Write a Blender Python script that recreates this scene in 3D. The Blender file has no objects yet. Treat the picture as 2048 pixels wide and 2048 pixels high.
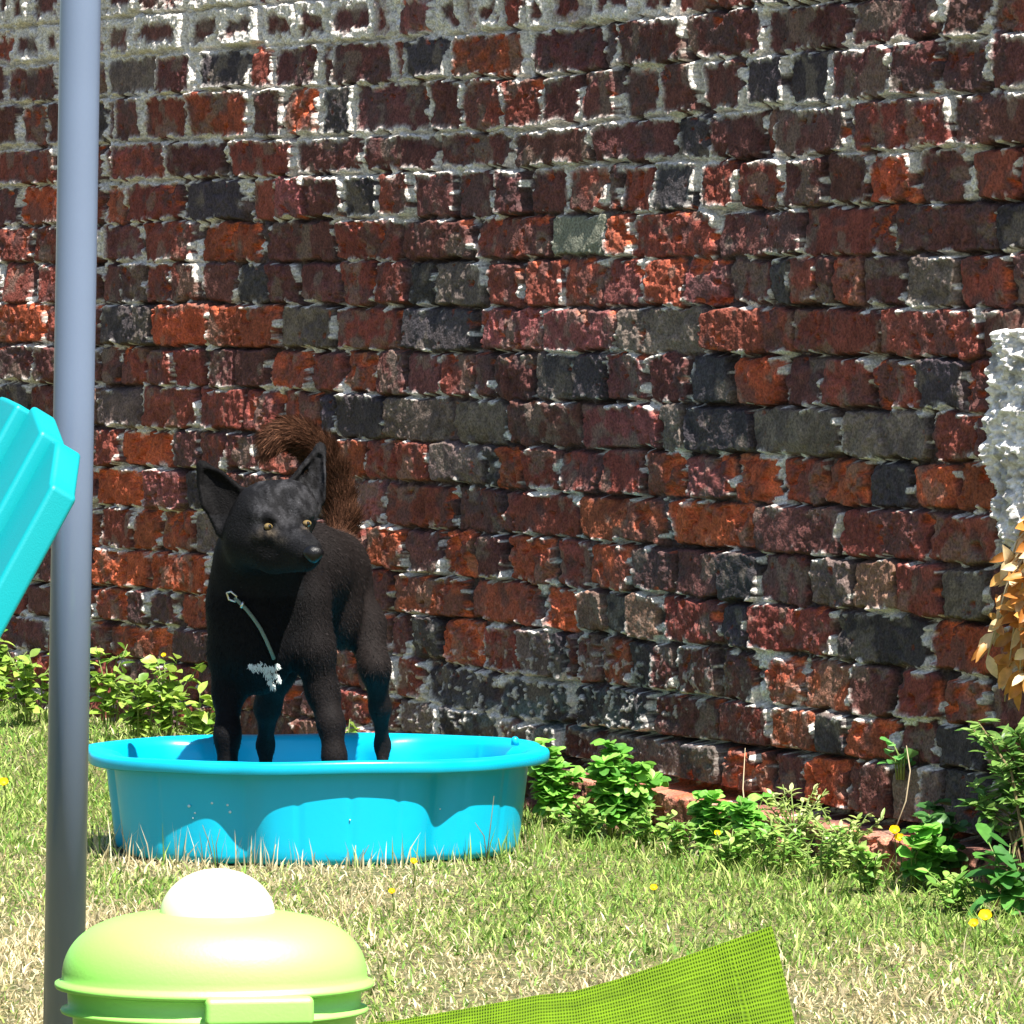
import bpy, math
import numpy as np
from mathutils import Vector

rng = np.random.default_rng(7)
R = math.radians
C = bpy.context.scene.collection

# ------------------------------------------------------------------ camera, sky, sun, exposure
F, CX, HY, CAMH = 10000.0, 1024.0, 640.0, 0.80      # focal length / centre / horizon in photo pixels, eye height
cam = bpy.data.cameras.new("camera")
cam.sensor_width = 36.0
cam.lens = F / 2048 * 36.0
cam.shift_y = -(1024 - HY) / 2048
cam.clip_start, cam.clip_end = 0.1, 500
camo = bpy.data.objects.new("camera", cam)
camo.location = (0, 0, CAMH)
camo.rotation_euler = (R(90), 0, 0)
C.objects.link(camo)
bpy.context.scene.camera = camo

SUN_EL, SUN_AZ = 60.0, 28.5          # azimuth: degrees to the right of "straight back at the camera"
sdir = Vector((math.cos(R(SUN_EL)) * math.sin(R(SUN_AZ)), -math.cos(R(SUN_EL)) * math.cos(R(SUN_AZ)), math.sin(R(SUN_EL))))
world = bpy.data.worlds.new("World")
bpy.context.scene.world = world
world.use_nodes = True
wn = world.node_tree
sky = wn.nodes.new("ShaderNodeTexSky")
sky.sky_type = 'NISHITA'
sky.sun_disc = False
sky.sun_elevation = R(SUN_EL)
sky.sun_rotation = math.atan2(sdir.x, sdir.y)
bg = wn.nodes["Background"]
bg.inputs["Strength"].default_value = 0.062
wn.links.new(sky.outputs[0], bg.inputs[0])
sl = bpy.data.lights.new("sun", 'SUN')
sl.energy = 4.6
sl.angle = R(0.53)
sl.color = (1.0, 0.95, 0.87)
so = bpy.data.objects.new("sun", sl)
so.rotation_euler = sdir.to_track_quat('Z', 'Y').to_euler()
so.location = (2, -2, 6)
C.objects.link(so)
vs = bpy.context.scene.view_settings
vs.view_transform = 'Standard'
vs.look = 'None'
vs.gamma = 1
vs.exposure = 1.42

# ------------------------------------------------------------------ helpers
def P(u, v, Y):
    return np.array([(u - CX) / F * Y, Y, CAMH - (v - HY) / F * Y])

def srgb(r, g, b):
    f = lambda c: (c / 255 / 12.92) if c / 255 <= 0.04045 else ((c / 255 + 0.055) / 1.055) ** 2.4
    return (f(r), f(g), f(b))

def tag(o, label=None, cat=None, group=None, kind=None):
    if label: o['label'] = label
    if cat: o['category'] = cat
    if group: o['group'] = group
    if kind: o['kind'] = kind
    return o

def empty(name, loc, label, cat, group=None):
    o = bpy.data.objects.new(name, None)
    o.location = Vector([float(x) for x in loc])
    o.empty_display_size = 0.05
    C.objects.link(o)
    return tag(o, label, cat, group)

def mesh_np(name, V, faces_flat, counts, mat=None, parent=None, smooth=True, cols=None, uvs=None):
    """V (n,3) world-space, faces as flat loop index array + per-face loop counts"""
    V = np.asarray(V, dtype=np.float32).copy()
    if parent is not None:
        p = parent
        off = np.zeros(3)
        while p is not None:
            off += np.array(p.location)
            p = p.parent
        V -= off.astype(np.float32)
    me = bpy.data.meshes.new(name)
    faces_flat = np.asarray(faces_flat, dtype=np.int32).ravel()
    counts = np.asarray(counts, dtype=np.int32)
    me.vertices.add(len(V))
    me.vertices.foreach_set("co", V.ravel())
    me.loops.add(len(faces_flat))
    me.loops.foreach_set("vertex_index", faces_flat)
    me.polygons.add(len(counts))
    st = np.zeros(len(counts), dtype=np.int32)
    st[1:] = np.cumsum(counts)[:-1]
    me.polygons.foreach_set("loop_start", st)
    me.polygons.foreach_set("loop_total", counts)
    me.polygons.foreach_set("use_smooth", np.full(len(counts), smooth))
    me.update(calc_edges=True)
    me.validate()
    if cols is not None:
        ca = me.color_attributes.new("Col", 'FLOAT_COLOR', 'POINT')
        c4 = np.ones((len(V), 4), dtype=np.float32)
        c4[:, :3] = cols
        ca.data.foreach_set("color", c4.ravel())
    if uvs is not None:
        ul = me.uv_layers.new(name="UVMap")
        ul.data.foreach_set("uv", np.asarray(uvs, dtype=np.float32)[faces_flat].ravel())
    if mat: me.materials.append(mat)
    o = bpy.data.objects.new(name, me)
    C.objects.link(o)
    if parent is not None: o.parent = parent
    return o

def merge(parts):
    """list of (V, list-of-faces) -> single V, flat, counts"""
    Vs, fl, ct, n = [], [], [], 0
    for V, fs in parts:
        V = np.asarray(V, dtype=float)
        for f in fs:
            fl.extend([i + n for i in f]); ct.append(len(f))
        Vs.append(V); n += len(V)
    return np.concatenate(Vs), np.array(fl), np.array(ct)

def obj(name, parts, mat, parent=None, smooth=False, bevel=0, seg=2, subsurf=0, cols=None):
    V, fl, ct = merge(parts)
    o = mesh_np(name, V, fl, ct, mat, parent, smooth, cols)
    if bevel:
        b = o.modifiers.new("bevel", 'BEVEL'); b.width = bevel; b.segments = seg; b.limit_method = 'ANGLE'; b.angle_limit = R(40)
        o.data.polygons.foreach_set("use_smooth", np.full(len(o.data.polygons), True))
        wn_ = o.modifiers.new("wn", 'WEIGHTED_NORMAL')
    if subsurf:
        s = o.modifiers.new("sub", 'SUBSURF'); s.levels = s.render_levels = subsurf
    return o

def tube(pts, radii, seg=12, cap=True):
    pts = np.asarray(pts, float); n = len(pts)
    radii = np.full(n, radii) if np.isscalar(radii) else np.asarray(radii, float)
    V, Fs = [], []
    ref = None
    for i in range(n):
        t = pts[min(i + 1, n - 1)] - pts[max(i - 1, 0)]
        t /= np.linalg.norm(t) + 1e-12
        if ref is None:
            ref = np.array([0, 0, 1.0]) if abs(t[2]) < 0.9 else np.array([1.0, 0, 0])
        a = ref - t * np.dot(ref, t); a /= np.linalg.norm(a) + 1e-12
        ref = a
        b = np.cross(t, a)
        for k in range(seg):
            th = 2 * math.pi * k / seg
            V.append(pts[i] + radii[i] * (math.cos(th) * a + math.sin(th) * b))
    for i in range(n - 1):
        for k in range(seg):
            k2 = (k + 1) % seg
            Fs.append([i * seg + k, i * seg + k2, (i + 1) * seg + k2, (i + 1) * seg + k])
    if cap:
        Fs.append(list(range(seg))[::-1]); Fs.append([(n - 1) * seg + k for k in range(seg)])
    return np.array(V), Fs

def box(c, ax, ay, az):
    """box with half-extent vectors"""
    c, ax, ay, az = map(lambda q: np.asarray(q, float), (c, ax, ay, az))
    V = [c + sx * ax + sy * ay + sz * az for sz in (-1, 1) for sy in (-1, 1) for sx in (-1, 1)]
    Fs = [[0, 2, 3, 1], [4, 5, 7, 6], [0, 1, 5, 4], [2, 6, 7, 3], [0, 4, 6, 2], [1, 3, 7, 5]]
    if np.dot(np.cross(ax, ay), az) < 0: Fs = [f[::-1] for f in Fs]
    return np.array(V), Fs

def prism(poly, ext):
    """extrude 3D polygon by vector"""
    poly = np.asarray(poly, float); n = len(poly)
    V = np.concatenate([poly, poly + np.asarray(ext)])
    nrm = np.zeros(3)
    for i in range(n): nrm += np.cross(poly[i], poly[(i + 1) % n])
    flip = np.dot(nrm, ext) > 0
    Fs = [list(range(n))[::-1], list(range(n, 2 * n))] + [[i, (i + 1) % n, (i + 1) % n + n, i + n] for i in range(n)]
    if not flip: Fs = [f[::-1] for f in Fs]
    return V, Fs

def rings_mesh(rings, close_first=False, close_last=False):
    """rings: list of (n,3) loops; quads between them"""
    n = len(rings[0]); V = np.concatenate(rings); Fs = []
    for i in range(len(rings) - 1):
        for k in range(n):
            k2 = (k + 1) % n
            Fs.append([i * n + k, i * n + k2, (i + 1) * n + k2, (i + 1) * n + k])
    if close_first: Fs.append(list(range(n))[::-1])
    if close_last: Fs.append([(len(rings) - 1) * n + k for k in range(n)])
    return V, Fs

# 2-D value noise, vectorised
_tab = np.random.default_rng(99).random((256, 256)).astype(np.float32)
def vnoise(x, y):
    xi = np.floor(x).astype(np.int64); yi = np.floor(y).astype(np.int64)
    fx = (x - xi).astype(np.float32); fy = (y - yi).astype(np.float32)
    fx = fx * fx * (3 - 2 * fx); fy = fy * fy * (3 - 2 * fy)
    a = _tab[xi & 255, yi & 255]; b = _tab[(xi + 1) & 255, yi & 255]
    c = _tab[xi & 255, (yi + 1) & 255]; d = _tab[(xi + 1) & 255, (yi + 1) & 255]
    return (a * (1 - fx) + b * fx) * (1 - fy) + (c * (1 - fx) + d * fx) * fy
def fbm(x, y, o=4, seed=0):
    s = 0; a = 0.5; t = 0
    for i in range(o):
        s = s + a * vnoise(x * 2 ** i + 17.3 * i + seed * 31.7, y * 2 ** i - 9.1 * i + seed * 12.9); t += a; a *= 0.5
    return s / t
def sstep(a, b, x):
    t = np.clip((x - a) / (b - a), 0, 1)
    return t * t * (3 - 2 * t)

# ------------------------------------------------------------------ materials
def new_mat(name):
    m = bpy.data.materials.new(name); m.use_nodes = True
    return m, m.node_tree, m.node_tree.nodes["Principled BSDF"]

def plain(name, col, rough=0.5, metallic=0.0, spec=0.5, bump=0.0, bscale=60, var=0.0, vscale=8, coat=0.0, trans=0.0):
    m, t, b = new_mat(name)
    b.inputs["Base Color"].default_value = (*col, 1)
    b.inputs["Roughness"].default_value = rough
    b.inputs["Metallic"].default_value = metallic
    b.inputs["Specular IOR Level"].default_value = spec
    b.inputs["Coat Weight"].default_value = coat
    tc = t.nodes.new("ShaderNodeTexCoord")
    if var:
        n = t.nodes.new("ShaderNodeTexNoise"); n.inputs["Scale"].default_value = vscale; n.inputs["Detail"].default_value = 6
        t.links.new(tc.outputs["Object"], n.inputs["Vector"])
        mx = t.nodes.new("ShaderNodeMix"); mx.data_type = 'RGBA'
        mr = t.nodes.new("ShaderNodeMapRange"); mr.inputs[1].default_value = 0.35; mr.inputs[2].default_value = 0.7
        t.links.new(n.outputs["Fac"], mr.inputs[0]); t.links.new(mr.outputs[0], mx.inputs["Factor"])
        mx.inputs["A"].default_value = (*col, 1)
        mx.inputs["B"].default_value = (*[c * (1 - var) for c in col], 1)
        t.links.new(mx.outputs["Result"], b.inputs["Base Color"])
        mr2 = t.nodes.new("ShaderNodeMapRange"); mr2.inputs[3].default_value = rough * 0.8; mr2.inputs[4].default_value = min(1, rough * 1.3)
        t.links.new(n.outputs["Fac"], mr2.inputs[0]); t.links.new(mr2.outputs[0], b.inputs["Roughness"])
    if bump:
        n2 = t.nodes.new("ShaderNodeTexNoise"); n2.inputs["Scale"].default_value = bscale; n2.inputs["Detail"].default_value = 5
        t.links.new(tc.outputs["Object"], n2.inputs["Vector"])
        bp = t.nodes.new("ShaderNodeBump"); bp.inputs["Strength"].default_value = bump; bp.inputs["Distance"].default_value = 0.002
        t.links.new(n2.outputs["Fac"], bp.inputs["Height"]); t.links.new(bp.outputs[0], b.inputs["Normal"])
    return m

def vcol_mat(name, rough=0.9, spec=0.2, nscale=220, namt=0.5, bump=0.5, bdist=0.002, translucent=0.0):
    """vertex-colour material with fine procedural mottling"""
    m, t, b = new_mat(name)
    at = t.nodes.new("ShaderNodeAttribute"); at.attribute_name = "Col"
    tc = t.nodes.new("ShaderNodeTexCoord")
    n = t.nodes.new("ShaderNodeTexNoise"); n.inputs["Scale"].default_value = nscale; n.inputs["Detail"].default_value = 4
    t.links.new(tc.outputs["Object"], n.inputs["Vector"])
    mr = t.nodes.new("ShaderNodeMapRange"); mr.inputs[1].default_value = 0.3; mr.inputs[2].default_value = 0.7
    mr.inputs[3].default_value = 1 - namt; mr.inputs[4].default_value = 1 + namt
    t.links.new(n.outputs["Fac"], mr.inputs[0])
    mx = t.nodes.new("ShaderNodeVectorMath"); mx.operation = 'SCALE'
    t.links.new(at.outputs["Color"], mx.inputs[0]); t.links.new(mr.outputs[0], mx.inputs["Scale"])
    t.links.new(mx.outputs[0], b.inputs["Base Color"])
    b.inputs["Roughness"].default_value = rough
    b.inputs["Specular IOR Level"].default_value = spec
    if bump:
        bp = t.nodes.new("ShaderNodeBump"); bp.inputs["Strength"].default_value = bump; bp.inputs["Distance"].default_value = bdist
        t.links.new(n.outputs["Fac"], bp.inputs["Height"]); t.links.new(bp.outputs[0], b.inputs["Normal"])
    if translucent:
        tr = t.nodes.new("ShaderNodeBsdfTranslucent")
        t.links.new(mx.outputs[0], tr.inputs["Color"])
        ms = t.nodes.new("ShaderNodeMixShader"); ms.inputs[0].default_value = translucent
        t.links.new(b.outputs[0], ms.inputs[1]); t.links.new(tr.outputs[0], ms.inputs[2])
        t.links.new(ms.outputs[0], t.nodes["Material Output"].inputs["Surface"])
    return m

M_wall = vcol_mat("brickwork", 0.92, 0.25, 260, 0.45, 0.8, 0.003)
M_render = vcol_mat("rough_render", 0.95, 0.2, 200, 0.25, 0.8, 0.003)
M_grass = vcol_mat("grass", 0.55, 0.3, 60, 0.15, 0, 0, 0.35)
M_leaf = vcol_mat("leaf", 0.42, 0.4, 90, 0.2, 0.3, 0.001, 0.38)
M_fur = vcol_mat("fur", 0.70, 0.07, 300, 0.35, 0.6, 0.002)

# ------------------------------------------------------------------ wall geometry: an oblique plane, nearer on the right
TH = R(32.6)
WD = np.array([math.sin(TH), -math.cos(TH), 0]); WN = np.array([-math.cos(TH), -math.sin(TH), 0]); W0 = np.array([0, 8.15, 0])
def s_of_u(u):
    a = (np.asarray(u, float) - CX) / F
    return 8.15 * a / (WD[0] + math.cos(TH) * a)
def u_of_s(s):
    return CX + F * WD[0] * s / (8.15 - math.cos(TH) * s)
def Y_of_s(s): return 8.15 - math.cos(TH) * s
def wall_pt(u, v, h=0.0):
    s = float(s_of_u(u)); Y = Y_of_s(s)
    p = W0 + s * WD + h * WN
    return np.array([p[0], p[1], CAMH - (v - HY) / F * Y])
def wall_sd(X, Y):
    dx, dy = X - W0[0], Y - W0[1]
    return dx * WD[0] + dy * WD[1], dx * WN[0] + dy * WN[1]   # along, distance in front

# bed joints between courses: y (photo px) at x = 0, 512, 1024, 1536, 2048
BEDS = [
 [-22, -75, -115, -170, -205],
 [56, 8, -27, -80, -112],
 [130, 93, 60, 10, -25],
 [209, 178, 153, 109, 61],
 [296, 276, 259, 213, 181],
 [374, 355, 337, 312, 290],
 [452, 441, 434, 416, 402],
 [528, 524, 520, 513, 505],
 [606, 608, 616, 613, 616],
 [688, 697, 704, 709, 722],
 [764, 780, 800, 813, 828],
 [845, 867, 890, 912, 930],
 [923, 945, 979, 1009, 1031],
 [1003, 1028, 1070, 1108, 1137],
 [1082, 1115, 1165, 1209, 1250],
 [1160, 1195, 1251, 1307, 1366],
 [1228, 1268, 1352, 1410, 1466],
 [1298, 1340, 1440, 1500, 1552],
 [1372, 1420, 1502, 1597, 1695],
 [1452, 1500, 1590, 1690, 1800],
 [1535, 1590, 1690, 1800, 1920]]
BX = np.array([0, 512, 1024, 1536, 2048.])
def bed(i, u):
    y = np.array(BEDS[i], float)
    r = np.interp(u, BX, y)
    r = np.where(u < 0, y[0] + (y[1] - y[0]) / 512 * u, r)
    return np.where(u > 2048, y[4] + (y[4] - y[3]) / 512 * (u - 2048), r)
# bricks of each course as drawn in the photo: L = left half strip, R = right half strip (strip units /1.887), letter = brick colour
CS = [
 "L 0 30 d 45 100 w 120 220 d 395 515 d 535 720 d 740 950 w",
 "L -60 30 r 45 145 w 155 215 w 395 495 w 515 720 w 730 835 w 845 970 w 985 1105 w 1125 1225 w 1245 1400 w 1405 1460 x 1500 1615 p 1640 1730 w 1745 1790 x 1800 1890 w R 45 105 w 130 260 x 290 430 w 450 600 w",
 "L 20 195 d 220 380 d 395 600 g 620 745 d 785 945 k 1040 1200 d 1255 1465 d 1520 1680 k 1710 1960 o R 60 312 d 385 640 d 648 922 d 937 1258 d 1280 1605 d 1650 1798 d 1810 2060 r",
 "L -30 45 d 60 148 r 157 250 d 395 415 d 425 540 d 552 716 r 728 945 o 970 1078 d 1088 1206 O 1222 1325 k 1345 1590 d 1618 1735 d 1745 1882 r 1895 2030 r R 108 237 d 256 372 d 408 530 d 555 674 d 700 832 d 862 1000 k 1030 1185 k 1200 1435 d 1452 1617 d 1637 1792 d 1812 1980 d",
 "L -40 190 r 230 372 d 385 410 r 420 630 r 637 845 d 885 1115 r 1142 1362 d 1390 1630 d 1652 1905 d 1935 2222 d R 300 582 d 600 712 k 718 905 d 958 1265 d 1300 1665 r 1678 2050 d",
 "L -40 35 d 55 208 O 385 455 o 465 680 r 710 915 k 955 1036 r 1050 1160 p 1170 1300 d 1312 1420 k 1438 1540 r 1575 1695 d 1718 1836 d 1870 1968 d R 70 202 d 220 342 r 400 512 r 522 655 k 690 815 r 835 990 r 1005 1168 d 1190 1340 d 1358 1522 O 1540 1708 d 1735 1890 r 1908 2080 r",
 "L -60 98 r 110 250 r 380 516 d 540 730 r 760 970 o 1000 1236 d 1268 1500 r 1512 1766 d 1800 2066 r R 145 345 m 352 432 o 442 750 r 765 1082 d 1092 1432 r 1450 1800 d 1815 2060 k",
 "L -80 5 d 20 107 r 135 205 r 225 360 d 375 440 d 452 540 d 550 645 r 660 750 r 775 876 d 888 995 k 1000 1105 d 1122 1262 d 1275 1396 r 1408 1522 r 1540 1618 k 1640 1822 g 1850 1970 r R 60 190 r 200 345 M 352 482 p 500 642 o 650 796 p 808 945 d 960 1030 k 1036 1126 r 1136 1194 d 1200 1310 O 1325 1462 d 1495 1656 g 1670 1842 r 1870 2020 d",
 "L -80 170 O 178 360 r 383 576 k 585 788 O 800 1030 o 1045 1232 g 1250 1502 r 1515 1776 k 1820 2058 p R 140 406 p 415 710 g 720 1032 r 1042 1372 r 1390 1742 r 1760 1900 d",
 "L 10 128 d 136 240 d 260 365 d 375 442 d 450 552 r 560 662 r 667 762 r 795 880 d 888 1002 d 1015 1136 O 1155 1276 r 1290 1405 o 1418 1530 d 1540 1662 d 1670 1788 r 1793 1858 d 1880 2022 d R 110 236 k 246 362 k 374 502 d 520 652 d 680 806 k 832 982 O 1000 1140 d 1148 1330 r 1350 1512 r 1522 1692 k 1702 1800 r",
 "L -60 105 k 115 240 d 262 365 r 372 526 g 535 742 r 755 922 r 930 1038 r 1048 1170 r 1195 1245 k 1252 1450 k 1458 1702 g 1715 1908 g 1935 2196 d R 270 552 p 565 640 g 650 872 k 888 1202 g 1225 1548 g 1582 1742 r 1752 1792 d",
 "L -60 60 r 75 210 r 230 360 r 370 457 r 465 642 O 655 746 d 752 850 r 868 965 d 985 1100 r 1112 1245 r 1260 1366 o 1375 1490 r 1500 1616 r 1635 1816 g 1838 1870 k 1876 1962 o R 50 180 r 190 316 r 340 486 r 500 636 o 655 800 p 820 962 O 985 1132 O 1147 1292 o 1310 1472 k 1505 1657 O 1670 1822 o",
 "L -40 160 r 180 355 r 370 532 O 545 682 p 700 830 k 850 1090 d 1110 1320 d 1340 1436 p 1456 1696 r 1715 1890 d 1915 2178 r R 265 552 o 590 880 O 900 1205 d 1215 1552 r 1570 1835 r",
 "L -30 70 d 90 200 r 230 370 o 385 492 r 505 586 o 600 712 o 720 832 g 850 960 r 980 1100 d 1120 1240 d 1260 1380 r 1396 1516 o 1530 1652 d 1665 1782 O 1797 1905 d 1930 2077 o R 165 282 r 300 436 O 455 590 d 600 742 d 755 905 k 920 1082 d 1110 1252 g 1262 1432 t 1442 1612 r 1622 1782 g 1792 1900 d",
 "L -40 150 d 165 345 d 360 547 O 565 782 O 800 1000 d 1020 1230 d 1250 1460 r 1482 1742 o 1765 2022 o R 115 222 O 245 335 t 345 425 k 430 532 t 555 772 r 778 868 k 880 1187 r 1205 1542 k 1560 1900 O",
 "L -40 90 r 110 220 d 240 360 r 372 472 O 482 542 d 555 652 d 665 778 o 800 900 d 920 1040 r 1060 1180 r 1200 1320 r 1340 1450 r 1468 1525 d 1550 1642 k 1660 1792 O 1806 1929 r 1950 2073 g R 152 182 k 235 300 r 310 425 o 438 505 k 512 592 d 606 745 d 775 900 d 948 1067 o 1092 1248 o 1260 1408 d 1440 1592 r 1638 1782 o 1808 1940 d",
 "L -40 180 d 200 400 r 420 620 o 640 860 d 880 1100 r 1120 1330 r 1350 1470 d 1486 1570 r 1588 1840 k 1868 2123 k R 223 498 k 524 755 d 765 950 r 974 1125 o 1140 1250 k 1256 1432 o 1455 1575 d 1590 1790 k",
 "L -40 80 r 100 210 r 230 340 d 360 470 r 490 600 d 620 730 r 750 860 d 880 990 r 1010 1120 r 1140 1250 d 1270 1380 r 1400 1480 d 1492 1636 g 1652 1864 k 1885 1932 r R 4 152 g 170 326 d 340 620 g 628 766 k 790 912 o 976 1088 d 1104 1250 O 1262 1312 r 1328 1432 d 1446 1540 g 1548 1622 g 1628 1800 k",
 "L -40 200 d 220 420 r 440 650 d 670 870 r 890 1100 d 1120 1330 r 1350 1560 r 1580 1780 o 1800 1960 r R 60 250 d 260 520 p 540 836 o 900 1105 p 1130 1420 d 1480 1626 O 1650 1850 d",
 "L -40 200 d 220 420 r 440 650 d 670 870 r",
]
COLS = {  # real brick colours (linear albedo)
 'd': srgb(100, 62, 58), 'r': srgb(126, 66, 56), 'o': srgb(148, 78, 56), 'O': srgb(168, 82, 54), 'k': srgb(66, 60, 63),
 'g': srgb(112, 97, 89), 't': srgb(138, 106, 86), 'p': srgb(136, 78, 76), 'w': srgb(98, 60, 58), 'x': srgb(110, 60, 54),
 'm': srgb(116, 116, 104), 'M': srgb(150, 80, 62)}

def brick_list():
    out = []
    nrow = len(BEDS) - 1
    for ci in range(nrow):
        items = []
        if ci < len(CS):
            off = 0.0
            tk = CS[ci].split(); i = 0
            while i < len(tk):
                if tk[i] in 'LR': off = 0.0 if tk[i] == 'L' else 1024.0; i += 1; continue
                items.append([off + float(tk[i]) / 1.887, off + float(tk[i + 1]) / 1.887, tk[i + 2], True]); i += 3
        items.sort()
        # fill gaps and continue the bond beyond the frame
        full = []
        header = ci % 2 == 1
        def fill(u0, u1):
            u = u0
            while u < u1 - 14:
                s = float(s_of_u(u)); w = (0.098 if header else 0.205) * rng.uniform(0.85, 1.1)
                un = float(u_of_s(s + w))
                if un > u1 - 16: un = u1
                full.append([u, min(un, u1), rng.choice(list('ddddrrrokg')), False])
                u = un + 8
        prev = float(u_of_s(-3.6))
        for it in items:
            if it[0] - prev > 26: fill(prev + 7, it[0] - 7)
            full.append(it); prev = it[1]
        fill(prev + 7, float(u_of_s(2.3)))
        for a, b_, c, k in full: out.append((ci, a, b_, c))
    return out

def build_wall():
    # columns: fine inside the view, coarser outside; rows likewise
    uf = np.arange(-50, 2105, 1.45)
    sf = s_of_u(uf)
    sL = np.arange(-3.6, sf[0], 0.012); sR = np.arange(sf[-1] + 0.008, 2.3, 0.010)
    S = np.concatenate([sL, sf, sR])
    Z = np.concatenate([np.arange(-0.06, 1.42, 0.0019), np.arange(1.422, 2.0, 0.010)])
    SS, ZZ = np.meshgrid(S, Z)                       # rows z
    U = u_of_s(SS); Yd = Y_of_s(SS)
    V = HY - (ZZ - CAMH) / Yd * F
    kx = F * WD[0] * 8.15 / Yd ** 2                  # px per metre along the wall
    kz = F / Yd
    # ragged outlines
    wu = U + (fbm(SS * 38, ZZ * 38, 3, 1) - 0.5) * 0.017 * kx + (fbm(SS * 150, ZZ * 150, 2, 11) - 0.5) * 0.006 * kx
    wv = V + (fbm(SS * 30, ZZ * 30, 3, 2) - 0.5) * 0.012 * kz + (fbm(SS * 150, ZZ * 150, 2, 12) - 0.5) * 0.006 * kz
    n_fine = fbm(SS * 120, ZZ * 120, 4, 3); n_mid = fbm(SS * 45, ZZ * 45, 4, 4); n_low = fbm(SS * 2.2, ZZ * 2.2, 3, 5)
    n_sp = fbm(SS * 60, ZZ * 60, 4, 6); n_big = fbm(SS * 14, ZZ * 14, 4, 7)
    E = np.full(U.shape, -1.0); BH = np.zeros(U.shape); COL = np.zeros(U.shape + (3,)); LIME = np.zeros(U.shape); SPW = np.zeros(U.shape); FLAT = np.zeros(U.shape)
    # above/below the listed courses: continue with the same pitch
    beds = [list(b) for b in BEDS]
    bl = brick_list()
    extra = []
    for k in range(1, 8):
        nb = [b0 - (78, 82, 90, 95, 98)[i] * k for i, b0 in enumerate(BEDS[0])]
        extra.append(nb)
    allbeds = extra[::-1] + beds
    ne = len(extra)
    ext_bl = []
    for ci in range(ne):
        u = float(u_of_s(-3.6)); hd = (ci % 2 == 0)
        while u < u_of_s(2.25):
            s = float(s_of_u(u)); un = float(u_of_s(s + (0.098 if hd else 0.205) * rng.uniform(0.88, 1.1)))
            ext_bl.append((ci, u, un, rng.choice(list('ddddrrrokg')))); u = un + 8
    bricks = ext_bl + [(ci + ne, a, b_, c) for ci, a, b_, c in bl]
    def bedat(i, u):
        y = np.array(allbeds[i], float); r = np.interp(u, BX, y)
        r = np.where(u < 0, y[0] + (y[1] - y[0]) / 512 * u, r)
        return np.where(u > 2048, y[4] + (y[4] - y[3]) / 512 * (u - 2048), r)
    Ucol = U[0]
    for ci, u0, u1, c in bricks:
        i0 = np.searchsorted(Ucol, u0 - 14); i1 = np.searchsorted(Ucol, u1 + 14)
        if i1 - i0 < 2: continue
        um = 0.5 * (u0 + u1); sm = float(s_of_u(um)); Ym = Y_of_s(sm)
        vt = float(bedat(ci, um)); vb = float(bedat(ci + 1, um))
        sl_t = float(bedat(ci, um + 20) - bedat(ci, um - 20)) / 40; sl_b = float(bedat(ci + 1, um + 20) - bedat(ci + 1, um - 20)) / 40
        jt = (0.0028 + rng.uniform(-0.002, 0.0025)) * F / Ym; jb = (0.0028 + rng.uniform(-0.002, 0.0025)) * F / Ym; u0 -= 0.3; u1 += 0.3
        ztop = CAMH - (vt - abs(sl_t) * (u1 - u0) - 30 - HY) / F * Ym; zbot = CAMH - (vb + abs(sl_b) * (u1 - u0) + 30 - HY) / F * Ym
        r0 = max(0, np.searchsorted(Z, zbot)); r1 = min(len(Z), np.searchsorted(Z, ztop))
        if r1 - r0 < 2: continue
        sub = (slice(r0, r1), slice(i0, i1))
        uu, vv = wu[sub], wv[sub]; kxx = kx[sub]; kzz = kz[sub]
        du = np.minimum(uu - u0, u1 - uu) / kxx
        lt = vt + sl_t * (uu - um) + jt; lb = vb + sl_b * (uu - um) - jb
        dv = np.minimum(vv - lt, lb - vv) / kzz
        rr = rng.uniform(0.004, 0.013)                 # worn, rounded corners
        qx, qy = rr - du, rr - dv
        e = rr - (np.hypot(np.maximum(qx, 0), np.maximum(qy, 0)) + np.minimum(np.maximum(qx, qy), 0))
        m = e > E[sub]
        E[sub] = np.where(m, e, E[sub])
        base = np.array(COLS[c]) * rng.uniform(0.82, 1.18) * np.array([1, rng.uniform(0.93, 1.07), rng.uniform(0.93, 1.07)])
        h = rng.normal(0, 0.0022) - (0.004 if c in 'mM' and rng.random() < 2 else 0)
        tx, tz = rng.normal(0, 0.018), rng.normal(0, 0.03)
        hh = h + tx * (uu - um) / kxx + tz * (vv - 0.5 * (vt + vb)) / kzz
        if c == 't': hh = hh + 0.003
        BH[sub] = np.where(m, hh, BH[sub])
        for q in range(3): COL[sub + (q,)] = np.where(m, base[q], COL[sub + (q,)])
        LIME[sub] = np.where(m, 1.0 if c == 'w' else (0.5 if c == 'x' else 0.0), LIME[sub])
        w = {'o': 0.75, 'O': 0.9, 'r': 0.45, 'p': 0.4, 'd': 0.2, 'x': .3, 'M': .6}.get(c, 0.06) * rng.uniform(0.5, 1.5)
        # broken arris: more often along the top and the right end
        edge = np.clip(1 - dv / 0.03, 0, 1) * (vv < 0.5 * (vt + vb)) * 0.25 + np.clip(1 - (u1 - uu) / kxx / 0.03, 0, 1) * 0.16
        SPW[sub] = np.where(m, w * 0.5 + edge * (0.4 + w), SPW[sub])
        FLAT[sub] = np.where(m, 1.0 if c == 'm' else 0.0, FLAT[sub])
    EM = E * 1.0                                       # metres inside the brick outline
    prof = sstep(-0.0026, 0.0030, EM)
    mort_deep = np.clip(fbm(SS * 9, ZZ * 9, 3, 8) * 1.6 - 0.35, 0, 1)
    # right and lower parts have raked-out, dark joints; upper left keeps its lime pointing
    deep_w = 0.35 + 0.65 * sstep(350, 900, V + 0.25 * U)
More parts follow.
